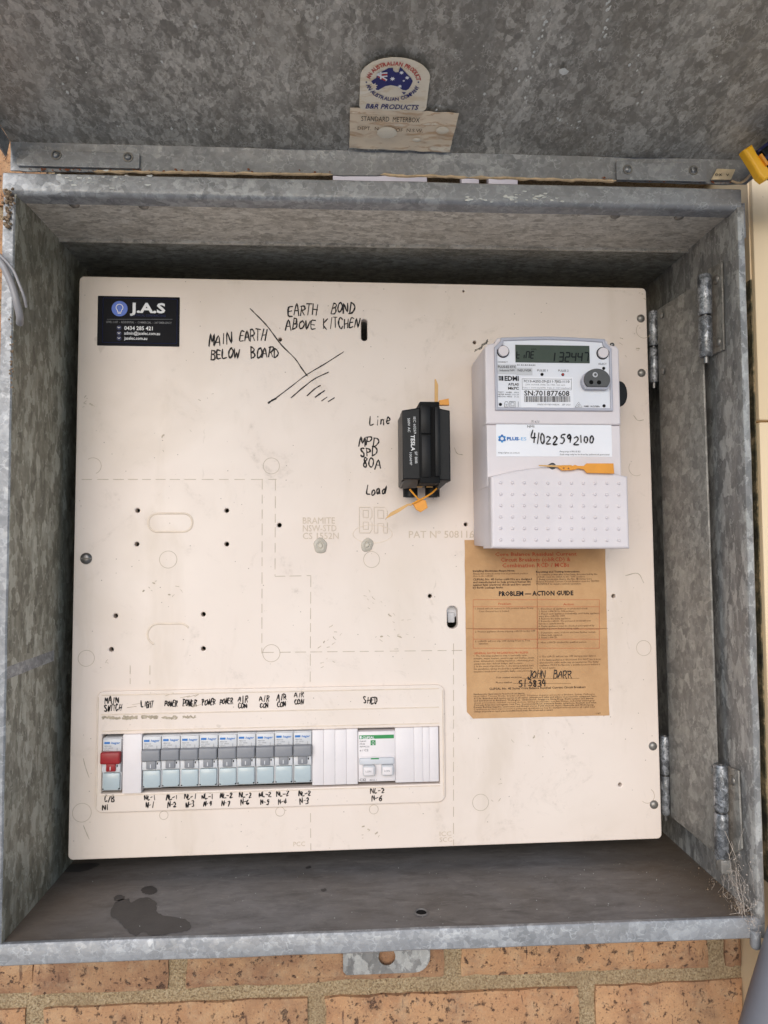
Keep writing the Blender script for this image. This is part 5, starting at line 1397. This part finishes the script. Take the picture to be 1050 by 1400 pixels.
for (a, b) in ((470, 590), (645, 765)):
    x0, x1 = U(*Z5(a, 1010), .02)[0], U(*Z5(b, 1010), .02)[0]; zb2 = U(*Z5(500, 1048), .02)[1]
    sub(MB().cyl(((x0+x1)/2, -.021, zb2+.018), (0, 0, -1), (x1-x0)/2, (x1-x0)/2*.97, .018, 'black_plastic', 24).cyl(((x0+x1)/2, -.021, zb2+.0002), (0, 0, -1), (x1-x0)/2*.7, (x1-x0)/2*.7, .0004, 'hole_black', 20), 'terminal_cup', fu)
mb = MB()
for (a, b) in ((560, 625), (660, 708)):
    p = fz(a, 968, .035); q = fz(b, 962, .035); mb.box(p[0], q[0], -.0365, -.034, p[1]-.0004, p[1]+.0006, 'seal_tail')
sub(mb, 'contact', fu)
mb = MB()
def fline(s_, a, b0, b1, cap, bold=0, shear=0):
    """print running down the cheek"""
    p = fz(a, b0); q = fz(a, b1); L_ = p[1]-q[1]; mb.text(s_, p[0], p[1], -FH+.0017, L_, cap, 'print_white', bold=bold, shear=shear, ang=-math.pi/2+.02)
fline('IEC 60269', 556, 405, 540, .0021); fline('500V AC', 510, 415, 528, .0021); fline('TESLA', 536, 550, 676, .0033, .02, .1); fline('SF 80B', 568, 682, 778, .0021); fline('100AMP', 526, 690, 792, .0019)
sub(mb, 'print', fu)
# seals on the fuse
s = thing('seal_tag', 'amber seal tag standing up behind the top of the black fuse holder', 'seal tag', (fz(740, 280, .03)[0], -.03, fz(740, 280, .03)[1]), FP, 'yellow seal tags')
sub(tagplate([(723, 290), (724, 110), (733, 108), (752, 155), (750, 290)], .030, .0012, 'seal_tail', Z5), 'tail', s)
sub(tagplate([(755, 285), (830, 270), (835, 322), (760, 322)], .030, .005, 'seal_orange', Z5), 'lock_body', s)
s = thing('seal_tag', 'amber seal tag hanging crooked below the terminals of the black fuse holder', 'seal tag', (fz(600, 1080, .03)[0], -.03, fz(600, 1080, .03)[1]), FP, 'yellow seal tags')
sub(tagplate([(545, 1100), (600, 1060), (650, 1078), (666, 1135), (610, 1170), (575, 1150)], .034, .004, 'seal_orange', Z5), 'lock_body', s)
sub(tagplate([(330, 1224), (372, 1172), (505, 1102), (545, 1098), (540, 1120), (515, 1116), (440, 1168)], .032, .0014, 'seal_tail', Z5), 'tail', s)
mb = MB()
for pts in ([(525, 985), (555, 1020), (600, 1070)], [(742, 978), (690, 1025), (600, 1075), (545, 1102)]):
    mb.tube(catmull([(U(*Z5(*p), .039)[0], -.039, U(*Z5(*p), .039)[1]) for p in pts], 4), .0008, 'seal_orange', 8)
sub(mb, 'loop', s)

# ================================================================== FOLDING HINGE PLATE ON THE RIGHT
fpq = [onX(957, 386, .2925), onX(898, 424, .2815), onX(917, 1116, .2815), onX(984, 1172, .2925)]
hp = thing('hinge_strip_plate', 'tall galvanised strip plate hinged between the cream panel and right box wall', 'hinge plate', tuple(fpq[3]))
v0, v1, v2, v3 = fpq
n_ = Vector((1, 0, 0))*.0018
sub(MB().hexa([v0, v1, v2, v3, v0+n_, v1+n_, v2+n_, v3+n_], 'plate_zinc', .0004), 'plate', hp)
def knuckles(pa_, pb, r_, nseg, gap=.0012):
    o = None; d = (pb-pa_); L_ = d.length; d.normalize()
    for k in range(nseg):
        s0 = pa_+d*(L_*k/nseg+(gap if k else 0)*.5)
        rr = r_*(1 if k == 0 else .96); n = 18; mb = MB()
        seg = L_/nseg-gap; pts = [s0+d*seg*q for q in (0, .04, .5, .96, 1)]
        mb.tube([tuple(p) for p in pts], [rr*.86, rr, rr*1.01, rr, rr*.86], 'knuckle_zinc', 18)
        sub(mb, 'knuckle', hp)
    sub(MB().cyl(pa_+d*-.001, tuple(d), r_*.45, r_*.45, L_+.006, 'steel_dark', 12), 'hinge_pin', hp)
    if False: pass
kr = .0058
pts_ = [(onX(963, 376, .288), onX(965, 489, .288)), (onX(985, 1045, .288), onX(987, 1176, .288))]
for pa_, pb in pts_: knuckles(pa_, pb, kr, 2)
for pa_, pb in ((onX(893, 426, .2795), onX(894, 524, .2795)), (onX(908.5, 1006, .2795), onX(910, 1114, .2795))): knuckles(pa_, pb, .0046, 2)
# fixed leaves on the box wall
for (q, riv) in (([(968, 368), (986, 358), (989, 478), (968, 488)], ((979, 382), (981.5, 468))), ([(990, 1045), (1009, 1054), (1014, 1160), (992, 1175)], ((1001, 1067),))):
    P = [onX(a, b, XR-.0022) for a, b in q]; nn = Vector((.0016, 0, 0))
    sub(MB().hexa([*P, *[p+nn for p in P]], 'plate_zinc', .0003), 'hinge_leaf', hp)
    for (a, b) in riv:
        c = onX(a, b, XR-.0024); sub(MB().dome(tuple(c), (-1, 0, 0), .0042, .0020, 'rivet_steel', 16, 4), 'rivet', hp)
for (a, b) in ((904, 431), (906, 508), (921, 1026), (922, 1108), (972, 1053)):
    u = .2815+(.0110)*((a-900)/75 if a < 940 else .8); c = onX(a, b, u-.0004); sub(MB().dome(tuple(c), (-1, 0, 0), .0034, .0012, 'plate_zinc', 14, 3), 'rivet', hp)
# square foot of the lower pin
c = onX(989, 1183, .288); sub(MB().box(c.x-.0045, c.x+.0045, c.y-.005, c.y+.005, c.z-.005, c.z+.006, 'plate_zinc', .001), 'pin_foot', hp)

# ================================================================== SMALL THINGS AT THE EDGES
# clamp holding the lid, top right
yc = -.135
cl_ = thing('clamp', 'navy blue bar clamp with yellow pad gripping the lid at upper right', 'clamp', tuple(onY(1035, 225, yc)))
def extr(pxs, y0, th, mat, bev=.002):
    pxs = [(a+5, b-3) for a, b in pxs]
    P = [onY(a, b, y0) for a, b in pxs]; return MB().plate([(p.x, p.z) for p in P][::-1], y0, y0+th, mat, bev)
sub(extr([(1012, 207), (1024, 199), (1031, 212), (1040, 224), (1052, 238), (1051, 243), (1041, 249), (1034, 243), (1026, 229)], yc-.004, .009, 'clamp_yellow', .0022), 'pad', cl_)
mb = extr([(1031, 207), (1050, 192), (1085, 178), (1110, 200), (1110, 245), (1070, 262), (1056, 246), (1044, 228)], yc, .010, 'clamp_blue', .002)
sub(mb, 'jaw', cl_)
mb = extr([(1036, 208), (1049, 198), (1053, 207), (1042, 216)], yc-.003, .004, 'black_plastic', .0008)
mb2 = extr([(1044, 220), (1056, 210), (1062, 220), (1050, 232)], yc-.003, .004, 'black_plastic', .0008)
sub(mb, 'rib', cl_); sub(mb2, 'rib', cl_)
sub(extr([(1034, 214), (1037, 212), (1047, 226), (1044, 229)], yc-.006, .004, 'seal_orange', .0005), 'tongue', cl_)
c = onY(1085, 215, yc); sub(MB().box(c.x-.006, c.x+.30, yc+.004, yc+.016, c.z-.01, c.z+.014, 'steel_dark', .001), 'bar', cl_)

# grey conduit, lower right
P = [onY(a+27, b+7, -.125) for a, b in ((1100, 1120), (1074, 1200), (1060, 1250), (1047, 1292), (1031, 1345), (1015, 1400), (1000, 1460), (960, 1640))]
cn = MB().tube(catmull([tuple(p) for p in P], 8), .0155, 'conduit_grey', 28).build('conduit', None, tuple(P[-1]))
tag(cn, 'grey plastic pipe leaning past the cream post at lower right', 'conduit')

# cable tails poking over the left lip
cb_ = thing('cable', 'pale grey cable tails poking past the left lip of the box', 'cable', tuple(onY(5, 360, -.115)))
yk = -.116
mb = MB().tube(catmull([tuple(onY(a, b, yk-c)) for a, b, c in ((-30, 318, 0), (0, 349, .002), (10, 359, .003), (19, 371, .004), (27, 390, .004), (33, 406, .002), (36, 420, -.002))], 5), [.0011]*31, 'cable_grey', 10)
sub(mb, 'strand', cb_)
mb = MB().tube(catmull([tuple(onY(a, b, yk-c)) for a, b, c in ((-30, 330, 0), (0, 358, .001), (10, 375, .002), (18, 395, .003), (23, 414, .002), (27, 432, -.002), (27, 442, -.010))], 5), [.0027]*31, 'cable_grey', 12)
sub(mb, 'strand', cb_)

# mortar crumbs on the left edge
mb = MB(); rg = random.Random(9)
def crumbs(n, fx, size, mat, yj=.004):
    for k in range(n):
        p = Vector(fx()); bm = bmesh.new(); bmesh.ops.create_icosphere(bm, subdivisions=1, radius=size*rg.uniform(.35, 1.2))
        for v in bm.verts: v.co *= rg.uniform(.7, 1.25)
        mb.bm(bm, mat, False, Matrix.Translation(p))
crumbs(46, lambda: onY(rg.gauss(11, 3.5), rg.uniform(258, 312), YF-rg.uniform(0, .003)), .0016, 'crumb')
crumbs(34, lambda: onY(rg.gauss(15, 1.8)-(0), rg.uniform(430, 540), YF-rg.uniform(0, .002)), .0009, 'crumb')
o = mb.build('mortar_crumbs', None, tuple(onY(10, 300, YF)))
tag(o, 'dry mortar crumbs caught along the left lip of the box', 'mortar crumbs', kind='stuff')

# cobweb and debris in the lower right corner
mb = MB()
def web_pt():
    u = rg.random()**.8; b = 1165+110*u; a = 1000+30*u*.8+rg.gauss(0, 13-7*u)
    X = XR-.003-rg.random()*.008
    p = onX(a, b, X); p.y = min(p.y, -.02); return p
for k in range(95):
    p = web_pt(); q = p+Vector((rg.gauss(0, .004), rg.gauss(0, .008), rg.gauss(0, .018))); q.x = min(q.x, XR-.001); q.z = max(q.z, ZB+.001)
    pts = [p.lerp(q, u_)+Vector((-abs(rg.gauss(0, .0015)), rg.gauss(0, .0025), rg.gauss(0, .002))) for u_ in (0, .3, .6, 1)]
    mb.tube([tuple(v) for v in catmull(pts, 3)], rg.choice((.00006, .00008, .0001, .00018)), 'cobweb', 4)
def debris():
    u = rg.random(); p = web_pt(); return (min(p.x, XR-.0015), p.y, p.z)
crumbs(90, debris, .0005, 'cobweb'); crumbs(40, debris, .0004, 'white_crust')
crumbs(60, lambda: (XR-abs(rg.gauss(0, .006))-.001, -.10+abs(rg.gauss(0, .03)), ZB+.0004), .0007, 'crumb')
o = mb.build('cobweb', None, (XR, -.08, ZB)); tag(o, 'dusty cobweb full of debris in the lower right corner of the box', 'cobweb', kind='stuff')
mb = MB()
crumbs(70, lambda: (rg.uniform(XL+.02, XR-.01), rg.uniform(-.098, .0), ZB+.0002), .00028, 'white_crust'); crumbs(90, lambda: (XR-abs(rg.gauss(0, .07))-.003, rg.uniform(-.098, .0), ZB+.0002), .0003, 'crumb')
o = mb.build('grit', None, (0, -.05, ZB)); tag(o, 'fine pale grit scattered over the box floor', 'grit', kind='stuff')

for o in list(bpy.data.objects):
    if 'o_' in o.keys(): del o['o_']
